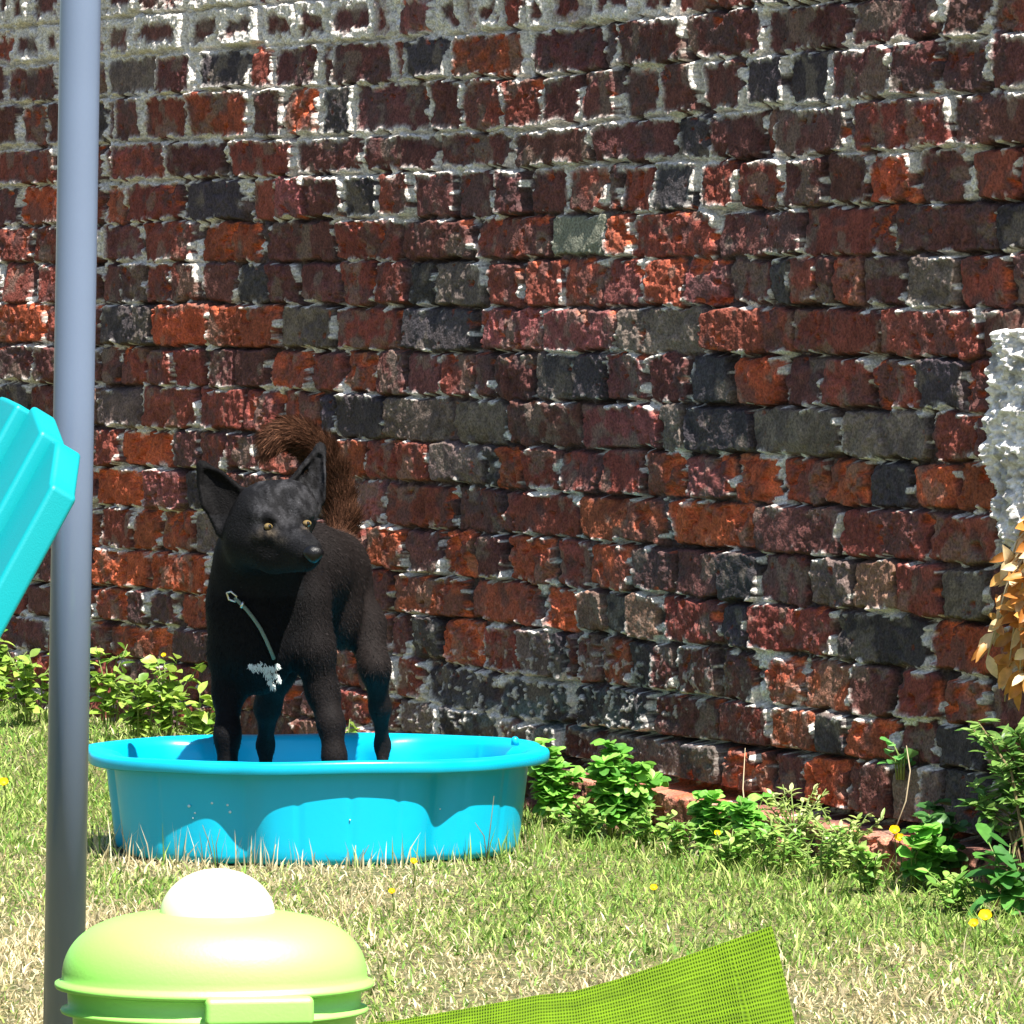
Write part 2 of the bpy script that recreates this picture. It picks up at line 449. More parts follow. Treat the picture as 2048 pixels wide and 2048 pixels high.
    crev = np.exp(-((EM + 0.0035) / 0.0028) ** 2) * sstep(0.35, 0.6, fbm(SS * 25, ZZ * 25, 3, 22))
    mort_h = -0.0105 - 0.015 * mort_deep * deep_w + (n_mid - 0.5) * 0.016 + (n_fine - 0.5) * 0.010 - crev * 0.010
    spall = sstep(0.635, 0.70, n_sp * 0.62 + n_big * 0.25 + SPW * 0.30) * (EM > -0.001)
    rough_b = 0.6 + 1.1 * sstep(0.35, 0.65, fbm(SS * 11, ZZ * 11, 2, 23))
    bh = BH * 1.5 + ((n_mid - 0.5) * 0.0055 + (n_fine - 0.5) * 0.0042) * rough_b - spall * (0.004 + 0.010 * n_sp) + spall * (n_fine - 0.5) * 0.010
    bh = bh * (1 - FLAT) + FLAT * (-0.002 + (n_mid - 0.5) * 0.004)
    # missing arrises and bigger losses
    loss = sstep(0.62, 0.72, fbm(SS * 18, ZZ * 18, 4, 21)) * np.clip(1 - EM / 0.02, 0, 1)
    bh = bh - loss * 0.008
    H = mort_h * (1 - prof) + bh * prof + (n_low - 0.5) * 0.05
    # ---- footing: a dark undercut below the last full course, then a proud footing course
    iR = ne + 18
    vR = bedat(iR, U)
    gap = sstep(-9, -2, V - vR) * (1 - sstep(10, 20, V - vR)) * sstep(1040, 1130, U)
    foot = sstep(14, 22, V - vR) * sstep(1100, 1180, U)
    H = H - gap * 0.035 + foot * 0.050
    iQ = ne + 17
    gapQ = sstep(-7, 0, V - bedat(iQ, U)) * (1 - sstep(0, 8, V - bedat(iQ, U))) * sstep(1150, 1250, U) * (1 - sstep(1600, 1700, U))
    H = H - gapQ * 0.02
    # ---- colours
    dirt = sstep(0.45, 0.75, fbm(SS * 26, ZZ * 26, 4, 9))
    col = COL * (0.62 + 0.72 * n_fine[..., None]) * (0.60 + 0.75 * n_mid[..., None]) * (0.7 + 0.6 * n_big[..., None])
    soot = sstep(0.49, 0.62, n_big * 0.6 + fbm(SS * 34, ZZ * 34, 4, 10) * 0.4)[..., None]
    col = col * (1 - 0.6 * soot) + np.array(srgb(70, 62, 62)) * 0.6 * soot
    fresh = np.array(srgb(205, 104, 66)) * (0.75 + 0.6 * n_mid[..., None])
    col = col * (1 - spall[..., None] * 0.85) + fresh * spall[..., None] * 0.85
    lichen = (sstep(0.58, 0.68, fbm(SS * 22, ZZ * 22, 4, 13)) * 0.5)[..., None]
    col = col * (1 - lichen) + np.array(srgb(120, 108, 96)) * lichen
    cem = np.array(srgb(124, 125, 110)); col = col * (1 - FLAT[..., None]) + cem * (0.8 + 0.3 * n_mid[..., None]) * FLAT[..., None]
    grey_top = ((1 - sstep(100, 260, V + 0.12 * U)) * (1 - sstep(850, 1200, U)))[..., None]
    mcol = (np.array(srgb(98, 80, 78)) * (1 - grey_top) + np.array(srgb(204, 204, 214)) * grey_top) * (0.30 + 1.2 * n_mid[..., None] + 0.25 * grey_top) * (0.5 + n_fine[..., None])
    dk = (sstep(0.42, 0.62, fbm(SS * 16, ZZ * 16, 4, 14)) * (0.55 + 0.3 * sstep(500, 1000, V)))[..., None] * (1 - grey_top * 0.6)
    mcol = mcol * (1 - dk) + np.array(srgb(56, 48, 46)) * dk
    # lime: white pointing left in the joints, strong upper left, a streak band lower middle; upper band also paints sunlit ledges white
    reg = 1.5 * (1 - sstep(90, 250, V + 0.12 * U)) * (1 - sstep(900, 1300, U)) \
        + 0.75 * np.exp(-((V - (240 - 0.10 * (U - 1000))) / 160) ** 2) \
        + 0.85 * np.exp(-((U - 1020) / 330) ** 2 - ((V - 1370) / 95) ** 2) + 0.35 * np.exp(-((U - 1650) / 300) ** 2 - ((V - 1380) / 120) ** 2) \
        + 0.40 * sstep(500, 250, V) + 0.22 * (U < 400) + 0.02
    ln = fbm(SS * 55, ZZ * 70, 4, 15) * 0.6 + fbm(SS * 20, ZZ * 20, 3, 16) * 0.4
    edgeband = np.exp(-np.maximum(EM, 0) / 0.0045)
    lime = sstep(0.585, 0.645, ln + reg * 0.125 + 0.10 * (edgeband - 0.6))
    lime = lime * np.clip(edgeband * 1.6 - 0.1, 0, 1)
    frame = LIME * (1 - sstep(0.010, 0.022, EM + (ln - 0.5) * 0.05))
    frame = np.maximum(frame, 0.9 * (1 - sstep(60, 190, V + 0.16 * U)) * (1 - sstep(900, 1250, U)) * sstep(0.46, 0.56, ln) * (1 - sstep(0.012, 0.026, EM)))
    spots = sstep(0.66, 0.70, fbm(SS * 95, ZZ * 95, 3, 17)) * np.exp(-((U - 1050) / 360) ** 2 - ((V - 1400) / 110) ** 2)
    lime = np.clip(np.maximum(np.maximum(lime, frame), spots * 0.8), 0, 1)[..., None]
    pm = prof[..., None]
    col = mcol * (1 - pm) + col * pm
    green = (np.exp(-((U - 1080) / 170) ** 2 - ((V - 1440) / 60) ** 2) * sstep(0.45, 0.6, n_mid) * 0.6)[..., None]
    col = col * (1 - green) + np.array(srgb(96, 118, 118)) * green
    col = col * (1 - lime) + np.array(srgb(222, 216, 208)) * (0.72 + 0.4 * n_fine[..., None]) * lime
    fo = (foot * sstep(0.3, 0.5, n_mid))[..., None] * 0.8  # pale pinkish tone paints sunlight onto the proud footing
    col = col * (1 - fo) + np.array(srgb(206, 140, 116)) * (0.7 + 0.6 * n_fine[..., None]) * fo
    low_dark = sstep(0.10, 0.0, ZZ + (n_big - 0.5) * 0.1)[..., None] * 0.5  # darker grey towards the bottom of the wall
    col = col * (1 - low_dark) + np.array(srgb(74, 70, 64)) * low_dark
    H = H + lime[..., 0] * (0.002 + 0.006 * n_fine)
    pos = W0 + SS[..., None] * WD + H[..., None] * WN
    pos[..., 2] = ZZ
    nr, nc = U.shape
    idx = np.arange(nr * nc).reshape(nr, nc)
    quads = np.stack([idx[:-1, :-1], idx[:-1, 1:], idx[1:, 1:], idx[1:, :-1]], -1).reshape(-1, 4)
    Vv = pos.reshape(-1, 3); Cc = np.clip(col, 0.004, 0.9).reshape(-1, 3)
    # back and top so that it is a real wall 30 cm thick
    b0 = len(Vv)
    ring = np.concatenate([idx[0, :], idx[1:, -1], idx[-1, -2::-1], idx[-2:0:-1, 0]])
    back = Vv[ring].copy()
    back -= WN * 0.30
    Vv2 = np.concatenate([Vv, back]); Cc2 = np.concatenate([Cc, Cc[ring]])
    m_ = len(ring); k = np.arange(m_); k2 = (k + 1) % m_
    side = np.stack([ring[k], b0 + k, b0 + k2, ring[k2]], -1)
    fl = np.concatenate([quads.ravel(), side.ravel(), b0 + k[::-1]])
    ct = np.concatenate([np.full(len(quads) + m_, 4), [m_]])
    o = mesh_np("brick_wall", Vv2, fl, ct, M_wall, None, True, Cc2)
    tag(o, "old weathered red brick wall with crumbling white lime mortar behind the dog", "wall")
    return o

wall = build_wall()

# rough pale render left on the wall at the right edge
def build_render_patch():
    left = np.array([[650, 1993], [700, 1978], [760, 1974], [800, 1978], [900, 1970], [940, 1975], [985, 1990], [1020, 1982], [1060, 2000], [1100, 2022], [1135, 2045]], float)
    vs_ = np.arange(640, 1150, 2.5); us_ = np.concatenate([np.arange(1960, 2110, 2.5), np.arange(2110, 2500, 12)])
    UU, VV = np.meshgrid(us_, vs_)
    SS = s_of_u(UU); YY = Y_of_s(SS); ZZ = CAMH - (VV - HY) / F * YY
    n1 = fbm(SS * 60, ZZ * 60, 4, 31); n2 = fbm(SS * 140, ZZ * 140, 3, 32); n3 = fbm(SS * 16, ZZ * 16, 3, 33)
    le = 10 + np.interp(VV, left[:, 0], left[:, 1]) + (n1 - 0.5) * 16
    e = np.minimum((UU - le) / 650, np.minimum((VV - 650 - (UU - 1993) * 0.02 + (n1 - .5) * 14), (1140 - VV)) / 1227)
    inside = sstep(0.0, 0.012, e)
    H = -0.045 + inside * (0.062 + (n3 - 0.5) * 0.02 + (n1 - 0.5) * 0.028 + (n2 - 0.5) * 0.024)
    pos = W0 + SS[..., None] * WD + H[..., None] * WN; pos[..., 2] = ZZ
    dark = sstep(0.52, 0.66, fbm(SS * 40, ZZ * 40, 4, 34))[..., None] * 0.6
    col = np.array(srgb(232, 228, 224)) * (0.50 + 0.8 * n2[..., None])
    col = col * (1 - dark) + np.array(srgb(110, 108, 104)) * dark
    nr, nc = UU.shape; idx = np.arange(nr * nc).reshape(nr, nc)
    q = np.stack([idx[1:, :-1], idx[1:, 1:], idx[:-1, 1:], idx[:-1, :-1]], -1).reshape(-1, 4)
    keep = (inside.reshape(-1)[q].max(1) > 0.0)
    q = q[keep]
    o = mesh_np("render_patch", pos.reshape(-1, 3), q.ravel(), np.full(len(q), 4), M_render, wall, True, np.clip(col, 0, .9).reshape(-1, 3))
    o['label'] = "rough pale render patch on the wall"
build_render_patch()

# ------------------------------------------------------------------ ground
def gz(X, Y):
    s, d = wall_sd(X, Y)
    rise = 0.050 * sstep(-0.3, -1.0, s) * sstep(0.60, 0.10, d)
    return rise + (fbm(X * 3 + 40, Y * 3, 3, 41) - 0.5) * 0.012 * sstep(6, 4, np.abs(X))

def build_ground():
    gx = np.concatenate([np.linspace(-30, -2.6, 14), np.arange(-2.5, 2.5, 0.05), np.linspace(2.6, 30, 14)])
    gy = np.concatenate([np.linspace(-20, 3.4, 14), np.arange(3.5, 11.5, 0.05), np.linspace(11.6, 40, 14)])
    X, Y = np.meshgrid(gx, gy)
    Z = gz(X, Y)
    idx = np.arange(X.size).reshape(X.shape)
    q = np.stack([idx[:-1, :-1], idx[:-1, 1:], idx[1:, 1:], idx[1:, :-1]], -1).reshape(-1, 4)
    m, t, b = new_mat("lawn_soil")
    tc = t.nodes.new("ShaderNodeTexCoord")
    n = t.nodes.new("ShaderNodeTexNoise"); n.inputs["Scale"].default_value = 60; n.inputs["Detail"].default_value = 8
    n2 = t.nodes.new("ShaderNodeTexNoise"); n2.inputs["Scale"].default_value = 2.5; n2.inputs["Detail"].default_value = 4
    t.links.new(tc.outputs["Object"], n.inputs["Vector"]); t.links.new(tc.outputs["Object"], n2.inputs["Vector"])
    cr = t.nodes.new("ShaderNodeValToRGB")
    cr.color_ramp.elements[0].position = 0.35; cr.color_ramp.elements[0].color = (*srgb(62, 58, 34), 1)
    cr.color_ramp.elements[1].position = 0.65; cr.color_ramp.elements[1].color = (*srgb(136, 122, 84), 1)
    e = cr.color_ramp.elements.new(0.5); e.color = (*srgb(86, 90, 48), 1)
    t.links.new(n.outputs["Fac"], cr.inputs[0])
    t.links.new(cr.outputs[0], b.inputs["Base Color"]); b.inputs["Roughness"].default_value = 0.95
    bp = t.nodes.new("ShaderNodeBump"); bp.inputs["Distance"].default_value = 0.01; t.links.new(n.outputs["Fac"], bp.inputs["Height"]); t.links.new(bp.outputs[0], b.inputs["Normal"])
    o = mesh_np("ground", np.stack([X, Y, Z], -1).reshape(-1, 3), q.ravel(), np.full(len(q), 4), m, None, True)
    tag(o, None, None, None, "structure")
build_ground()

# ------------------------------------------------------------------ lawn
POOL_C, POOL_A, POOL_B = np.array([-0.2945, 7.54, 0.0]), 0.312, 0.25
def build_grass():
    def blades(n, xr, yr, hr, wr, lean, colf, keepf):
        X = rng.uniform(*xr, n); Y = rng.uniform(*yr, n)
        s, d = wall_sd(X, Y)
        k = (d > 0.005) & (np.abs(X) < 0.110 * Y + 0.75) & (((X - POOL_C[0]) / POOL_A) ** 2 + ((Y - POOL_C[1]) / POOL_B) ** 2 > 0.97) & keepf(X, Y, s, d)
        X, Y, s, d = X[k], Y[k], s[k], d[k]; n = len(X)
        clump = fbm(X * 14, Y * 14, 3, 50)
        h = rng.uniform(*hr, n) * (0.55 + 0.9 * clump); w = rng.uniform(*wr, n)
        h = h * (0.6 + 0.9 * fbm(X * 6 + 11, Y * 6, 3, 56))
        th = rng.uniform(0, 2 * math.pi, n); la = np.abs(rng.normal(0, lean, n)) + lean * 0.3
        la = np.minimum(la, 1.45)
        dirx, diry = np.cos(th), np.sin(th)
        ph = rng.uniform(0, math.pi, n); wx, wy = np.cos(ph) * w, np.sin(ph) * w
        Z = gz(X, Y) - 0.003
        b = np.stack([X, Y, Z], 1); side = np.stack([wx, wy, np.zeros(n)], 1)
        l1 = la * 0.6; l2 = la * 1.25
        m1 = b + (np.stack([dirx * np.sin(l1), diry * np.sin(l1), np.cos(l1)], 1) * (h * 0.55)[:, None])
        tip = m1 + (np.stack([dirx * np.sin(l2), diry * np.sin(l2), np.maximum(np.cos(l2), -0.2)], 1) * (h * 0.5)[:, None])
        V = np.stack([b - side, b + side, m1 + side * 0.8, m1 - side * 0.8, tip], 1).reshape(-1, 3)
        o5 = np.arange(n)[:, None] * 5
        quad = o5 + np.array([0, 1, 2, 3]); tri = o5 + np.array([3, 2, 4])
        col = colf(X, Y, s, d, clump, n)
        return V, quad, tri, np.repeat(col, 5, axis=0)
    G1, G2, G3 = map(np.array, (srgb(142, 172, 78), srgb(92, 138, 54), srgb(188, 198, 122)))
    S1, S2 = map(np.array, (srgb(234, 220, 182), srgb(194, 176, 130)))
    def greenness(X, Y, s, d):
        near = sstep(0.85, 0.15, d) * sstep(-0.1, 0.4, s)
        left = sstep(7.2, 8.0, Y) * sstep(-0.35, -0.6, X)
        patch = fbm(X * 3.2 + 3, Y * 1.6 + 9, 3, 51)
        g = 0.47 + 2.6 * (patch - 0.5) + 0.6 * near + 0.4 * left
        strawL = np.exp(-((X + 0.40) / 0.25) ** 2 - ((Y - 6.2) / 0.5) ** 2)
        strawC = np.exp(-((X + 0.02) / 0.18) ** 2 - ((Y - 6.15) / 0.25) ** 2) + 0.7 * np.exp(-((X - 0.45) / 0.15) ** 2 - ((Y - 6.0) / 0.3) ** 2)
        lush = np.exp(-((X - 0.22) / 0.28) ** 2 - ((Y - 7.0) / 0.30) ** 2)
        return np.clip(g - 0.42 * strawL - 0.28 * strawC + 0.4 * lush, 0.05, 0.97)
    def colf(X, Y, s, d, clump, n):
        g = greenness(X, Y, s, d)
        isg = rng.random(n) < g
        t = rng.random(n)[:, None]
        gcol = G1 * t + np.where(rng.random(n)[:, None] < 0.5, G2, G3) * (1 - t)
        scol = S1 * t + S2 * (1 - t)
        return np.where(isg[:, None], gcol, scol) * rng.uniform(0.45, 1.45, n)[:, None]
    keep0 = lambda X, Y, s, d: np.ones(len(X), bool)
    Vs, Q, T, Cc, base = [], [], [], [], 0
    for args in (
        (262000, (-1.7, 1.7), (4.6, 9.9), (0.009, 0.023), (0.0008, 0.0018), 1.05, colf, keep0),
        (52000, (-1.7, 1.7), (4.6, 9.9), (0.014, 0.032), (0.0007, 0.0015), 1.35, colf, keep0),
        (60000, (-1.3, 1.2), (6.3, 9.6), (0.020, 0.045), (0.0010, 0.0020), 0.85, colf, lambda X, Y, s, d: rng.random(len(X)) < sstep(0.55, 0.08, d) * (0.25 + 0.75 * sstep(-0.2, 0.3, s)) * sstep(0.40, 0.60, fbm(X * 7, Y * 7, 3, 53))),
        (26000, (-1.3, 1.3), (5.2, 9.6), (0.010, 0.020), (0.0022, 0.0048), 1.0, colf, lambda X, Y, s, d: (rng.random(len(X)) < 0.15 + 0.85 * sstep(0.50, 0.62, fbm(X * 5 + 7, Y * 4, 3, 55))) & (greenness(X, Y, s, d) > 0.45)),
        (3000, (-0.75, 0.2), (7.05, 7.6), (0.03, 0.06), (0.0007, 0.0014), 0.3, colf, lambda X, Y, s, d: (((X - POOL_C[0]) / POOL_A) ** 2 + ((Y - POOL_C[1]) / POOL_B) ** 2 < 1.25)),
    ):
        V, q, t, c = blades(*args)
        Vs.append(V); Q.append(q + base); T.append(t + base); Cc.append(c); base += len(V)
    V = np.concatenate(Vs); q = np.concatenate(Q); t = np.concatenate(T); c = np.concatenate(Cc)
    fl = np.concatenate([q.ravel(), t.ravel()]); ct = np.concatenate([np.full(len(q), 4), np.full(len(t), 3)])
    o = mesh_np("grass", V, fl, ct, M_grass, None, False, np.clip(c, 0, 0.9))
    tag(o, "short dry lawn of mixed green and straw blades", "grass", None, "stuff")
build_grass()

# ------------------------------------------------------------------ grey pole
M_pole = plain("grey_blue_paint", srgb(108, 122, 146), 0.30, 0.0, 0.5, 0.05, 400, 0.10, 5, 0.2)
def build_pole():
    Yp = 5.3
    b = P(124, 640 + F * 0.8 / Yp, Yp); b[2] = -0.05
    top = P(176, -900, Yp)
    d = (top - b); top = b + d * (2.3 / d[2])
    V, Fs = tube([b, b + (top - b) * .33, b + (top - b) * .66, top], 0.0217, 48)
    o = obj("metal_pole", [(V, Fs)], M_pole, None, True)
    for p in o.data.polygons:
        if len(p.vertices) > 4: p.use_smooth = False
    tag(o, "tall grey painted metal pole standing left of the blue pool", "pole")
    ct = tube([top, top + (top - b) / 2.3 * 0.012], [0.0235, 0.021], 32)
    obj("end_cap", [ct], plain("black_plastic", (0.02, 0.02, 0.02), 0.5), o, True)
build_pole()

# ------------------------------------------------------------------ blue pool
M_pool = plain("blue_pool_plastic", (0.0, 0.45, 0.68), 0.33, 0, 0.5, 0.12, 90, 0.08, 6)
def build_pool():
    N = 432; H = 0.156
    ph = np.linspace(0, 2 * math.pi, N, endpoint=False)         # 0 = towards the camera, positive to the right
    cx, cy = np.sin(ph), -np.cos(ph)
    crease0 = R(-20)
    k = (ph - crease0) / R(60); fr = np.abs(k - np.round(k)) * 60   # degrees from the nearest crease
    lob = 0.075 * np.exp(-(fr / 6.0) ** 2) + 0.030 * np.exp(-(fr / 20.0) ** 2)
    rib = np.zeros(N)
    for a in (-20, -3, 11, 24, 47, 62, 100, 130, 180, 215, 250, 290, 315):  # thin moulding grooves
        dd = np.degrees((ph - R(a) + math.pi) % (2 * math.pi) - math.pi)
        rib += 0.006 * np.exp(-(dd / 0.8) ** 2)
    def ring(ax, ay, z, lobw, ribw=0.0, dz=0):
        f = 1 - lob * lobw - rib * ribw
        zz = np.full(N, z) + dz
        return np.stack([POOL_C[0] + ax * cx * f, POOL_C[1] + ay * cy * f, zz], 1)
    wav = 0.0016 * np.sin(3 * ph + 1) + 0.001 * np.sin(7 * ph)
    A = 0.326; Bq = 0.258
    rings = []
    rings.append(ring(0.300, 0.238, 0.002, 1.0, 0))
    rings.append(ring(0.309, 0.247, 0.006, 1.0, 0.4))
    rings.append(ring(0.312, 0.250, 0.014, 1.0, 1))
    for i in range(1, 11):
        t = i / 10
        rings.append(ring(0.312 + (A - 0.312) * t, 0.250 + (Bq - 0.250) * t, 0.014 + (H - 0.020 - 0.014) * t, 1.0 - 0.15 * t, 1))
    rings.append(ring(A + .002, Bq + .002, H - 0.012, 0.6, 0.4))
    rings.append(ring(0.344, 0.268, H - 0.013, 0.2, 0, wav))
    rings.append(ring(0.3505, 0.2735, H - 0.019, 0.2, 0, wav))
    rings.append(ring(0.3525, 0.2755, H - 0.017, 0.2, 0, wav))
    rings.append(ring(0.3530, 0.2760, H - 0.005, 0.2, 0, wav))
    rings.append(ring(0.3510, 0.2740, H - 0.001, 0.2, 0, wav))
    rings.append(ring(0.341, 0.268, H, 0.25, 0, wav))
    rings.append(ring(0.331, 0.258, H - 0.0005, 0.4, 0, wav))
    rings.append(ring(0.324, 0.252, H - 0.004, 0.7, 0.2))
    rings.append(ring(0.321, 0.249, H - 0.012, 0.9, 0.5))
    for i in range(1, 9):
        t = i / 8
        rings.append(ring(0.321 - 0.014 * t, 0.249 - 0.010 * t, H - 0.012 - (H - 0.024) * t, 1.0, 1))
    rings.append(ring(0.300, 0.236, 0.008, 1.0, 0))
    for f in (0.75, 0.5, 0.25):
        rings.append(ring(0.300 * f, 0.236 * f, 0.008, 1.0 * f, 0))
    V, Fs = rings_mesh(rings, True, True)
    o = obj("paddling_pool", [(V, Fs)], M_pool, None, True)
    tag(o, "turquoise blue plastic paddling pool with scalloped sides on the grass", "pool")
    # small moulded nub on the rim
    a = R(97)
    c = np.array([POOL_C[0] + 0.333 * math.sin(a) + 0.0, POOL_C[1] - 0.262 * math.cos(a), H - 0.001])
    c = P(1030, 1500, 7.60); c[2] = H - 0.002
    t = tube([c, c + np.array([0, 0, 0.010]), c + np.array([0, 0, 0.0125])], [0.006, 0.0055, 0.003], 16)
    obj("rim_nub", [t], M_pool, o, True)
    M_drop = plain("water_drop", (0.55, 0.75, 0.80), 0.05, 0, 0.8)
    me_ = o.data; co = np.zeros(len(me_.vertices) * 3, np.float32); me_.vertices.foreach_get("co", co); co = co.reshape(-1, 3)
    uu_ = CX + F * co[:, 0] / co[:, 1]; vv_ = HY - (co[:, 2] - CAMH) / co[:, 1] * F
    for u, v, r in ((378, 1612, .0022), (390, 1626, .0016), (402, 1622, .0018), (424, 1606, .0020), (455, 1610, .0018), (460, 1624, .0022), (386, 1636, .0013), (700, 1640, .0012), (880, 1618, .0014)):
        dd = np.hypot(uu_ - u, vv_ - v); c_ = np.argsort(dd)[:8]; Yd = co[c_, 1].min() - 0.0004
        q = P(u, v, Yd)
        obj("water_drop", [tube([q + np.array([0, r * .6, 0]), q, q - np.array([0, r * .6, 0]), q - np.array([0, r * .8, 0])], [r, r, r * .75, r * .3], 12)], M_drop, o, True)
    return o
pool = build_pool()

# ------------------------------------------------------------------ dog
def surface_nets(Fv, org, h):
    neg = Fv < 0
    nx, ny, nz = Fv.shape
    cnt = np.zeros((nx - 1, ny - 1, nz - 1), np.int8)
    for dx in (0, 1):
        for dy in (0, 1):
            for dz in (0, 1):
                cnt += neg[dx:nx - 1 + dx, dy:ny - 1 + dy, dz:nz - 1 + dz]
    cells = np.argwhere((cnt > 0) & (cnt < 8))
    ids = np.full(cnt.shape, -1, np.int64); ids[tuple(cells.T)] = np.arange(len(cells))
    acc = np.zeros((len(cells), 3)); num = np.zeros(len(cells))
    cor = [(0, 0, 0), (1, 0, 0), (0, 1, 0), (1, 1, 0), (0, 0, 1), (1, 0, 1), (0, 1, 1), (1, 1, 1)]
    fv = [Fv[cells[:, 0] + c[0], cells[:, 1] + c[1], cells[:, 2] + c[2]] for c in cor]
    for a in range(8):
        for b in range(a + 1, 8):
            if sum(abs(cor[a][i] - cor[b][i]) for i in range(3)) != 1: continue
            m = (fv[a] < 0) != (fv[b] < 0)
            t = np.where(m, fv[a] / np.where(m, fv[a] - fv[b], 1), 0)
            p = np.array(cor[a]) + t[:, None] * (np.array(cor[b]) - np.array(cor[a]))
            acc += p * m[:, None]; num += m
    V = org + (cells + acc / num[:, None]) * h
    quads = []
    for ax in range(3):
        s0 = [slice(None)] * 3; s1 = [slice(None)] * 3
        s0[ax] = slice(0, -1); s1[ax] = slice(1, None)
        a, b = neg[tuple(s0)], neg[tuple(s1)]
        E = np.argwhere(a != b)
        o1, o2 = [(1, 2), (2, 0), (0, 1)][ax]
        ok = (E[:, o1] > 0) & (E[:, o2] > 0) & (E[:, o1] < Fv.shape[o1] - 1) & (E[:, o2] < Fv.shape[o2] - 1)
        E = E[ok]
        def cid(d1, d2):
            q = E.copy(); q[:, o1] -= d1; q[:, o2] -= d2
            return ids[q[:, 0], q[:, 1], q[:, 2]]
        q = np.stack([cid(1, 1), cid(0, 1), cid(0, 0), cid(1, 0)], 1)
        flip = ~neg[E[:, 0], E[:, 1], E[:, 2]]
        q[flip] = q[flip][:, ::-1]
        quads.append(q)
    return V, np.concatenate(quads)

class SDF:
    def __init__(s, lo, hi, h):
        s.h = h; s.lo = np.array(lo, float)
        n = np.ceil((np.array(hi) - s.lo) / h).astype(int) + 1
        s.F = np.full(n, 0.5, np.float32)
        s.ax = [s.lo[i] + np.arange(n[i]) * h for i in range(3)]
    def sub(s, lo, hi):
        i0 = np.maximum(0, np.floor((lo - s.lo) / s.h).astype(int)); i1 = np.minimum(s.F.shape, np.ceil((hi - s.lo) / s.h).astype(int) + 1)
        sl_ = tuple(slice(a, b) for a, b in zip(i0, i1))
        g = np.meshgrid(*[s.ax[i][sl_[i]] for i in range(3)], indexing='ij')
        return sl_, g
    def blend(s, sl_, d, k, sub=False):
        f = s.F[sl_]; d = d.astype(np.float32)
        if sub:
            d = -d; h = np.clip(0.5 + 0.5 * (d - f) / k, 0, 1)
            s.F[sl_] = f * (1 - h) + d * h + k * h * (1 - h)
        else:
            h = np.clip(0.5 + 0.5 * (d - f) / k, 0, 1)
            s.F[sl_] = d * (1 - h) + f * h - k * h * (1 - h)
    def cap(s, a, b, ra, rb, k=0.02, sub=False):
        m = max(ra, rb) + k + 0.03
        sl_, (X, Y, Z) = s.sub(np.minimum(a, b) - m, np.maximum(a, b) + m)
        ab = b - a; t = ((X - a[0]) * ab[0] + (Y - a[1]) * ab[1] + (Z - a[2]) * ab[2]) / (ab @ ab + 1e-12)
        t = np.clip(t, 0, 1)
        d = np.sqrt((X - a[0] - t * ab[0]) ** 2 + (Y - a[1] - t * ab[1]) ** 2 + (Z - a[2] - t * ab[2]) ** 2) - (ra + (rb - ra) * t)
        s.blend(sl_, d, k, sub)
    def ell(s, c, r, k=0.02, sub=False, rotz=0.0):
        r = np.asarray(r, float); m = r.max() + k + 0.03
        sl_, (X, Y, Z) = s.sub(c - m, c + m)
        x, y, z = X - c[0], Y - c[1], Z - c[2]
        x, y = x * math.cos(rotz) + y * math.sin(rotz), -x * math.sin(rotz) + y * math.cos(rotz)
        k0 = np.sqrt((x / r[0]) ** 2 + (y / r[1]) ** 2 + (z / r[2]) ** 2)
        k1 = np.sqrt((x / r[0] ** 2) ** 2 + (y / r[1] ** 2) ** 2 + (z / r[2] ** 2) ** 2) + 1e-9
        s.blend(sl_, k0 * (k0 - 1) / k1, k, sub)
    def tri(s, a, b, c, rad, k=0.01, sub=False):
        lo = np.minimum(np.minimum(a, b), c) - rad - k - 0.02; hi = np.maximum(np.maximum(a, b), c) + rad + k + 0.02
        sl_, (X, Y, Z) = s.sub(lo, hi)
        p = np.stack([X, Y, Z], -1)
        ba, cb, ac = b - a, c - b, a - c; n = np.cross(ba, ac)
        def dot(q, v): return q @ v
        pa, pb, pc = p - a, p - b, p - c
        sg = np.sign(dot(pa, np.cross(ba, n))) + np.sign(dot(pb, np.cross(cb, n))) + np.sign(dot(pc, np.cross(ac, n)))
        def seg(v, q):
            t = np.clip(dot(q, v) / (v @ v), 0, 1)
            return ((v * t[..., None] - q) ** 2).sum(-1)
        d2 = np.where(sg < 2, np.minimum(np.minimum(seg(ba, pa), seg(cb, pb)), seg(ac, pc)), dot(pa, n) ** 2 / (n @ n))
        s.blend(sl_, np.sqrt(d2) - rad, k, sub)

def dist_seg(V, a, b):
    ab = b - a; t = np.clip(((V - a) @ ab) / (ab @ ab), 0, 1)
    return np.linalg.norm(V - a - t[:, None] * ab, axis=1)

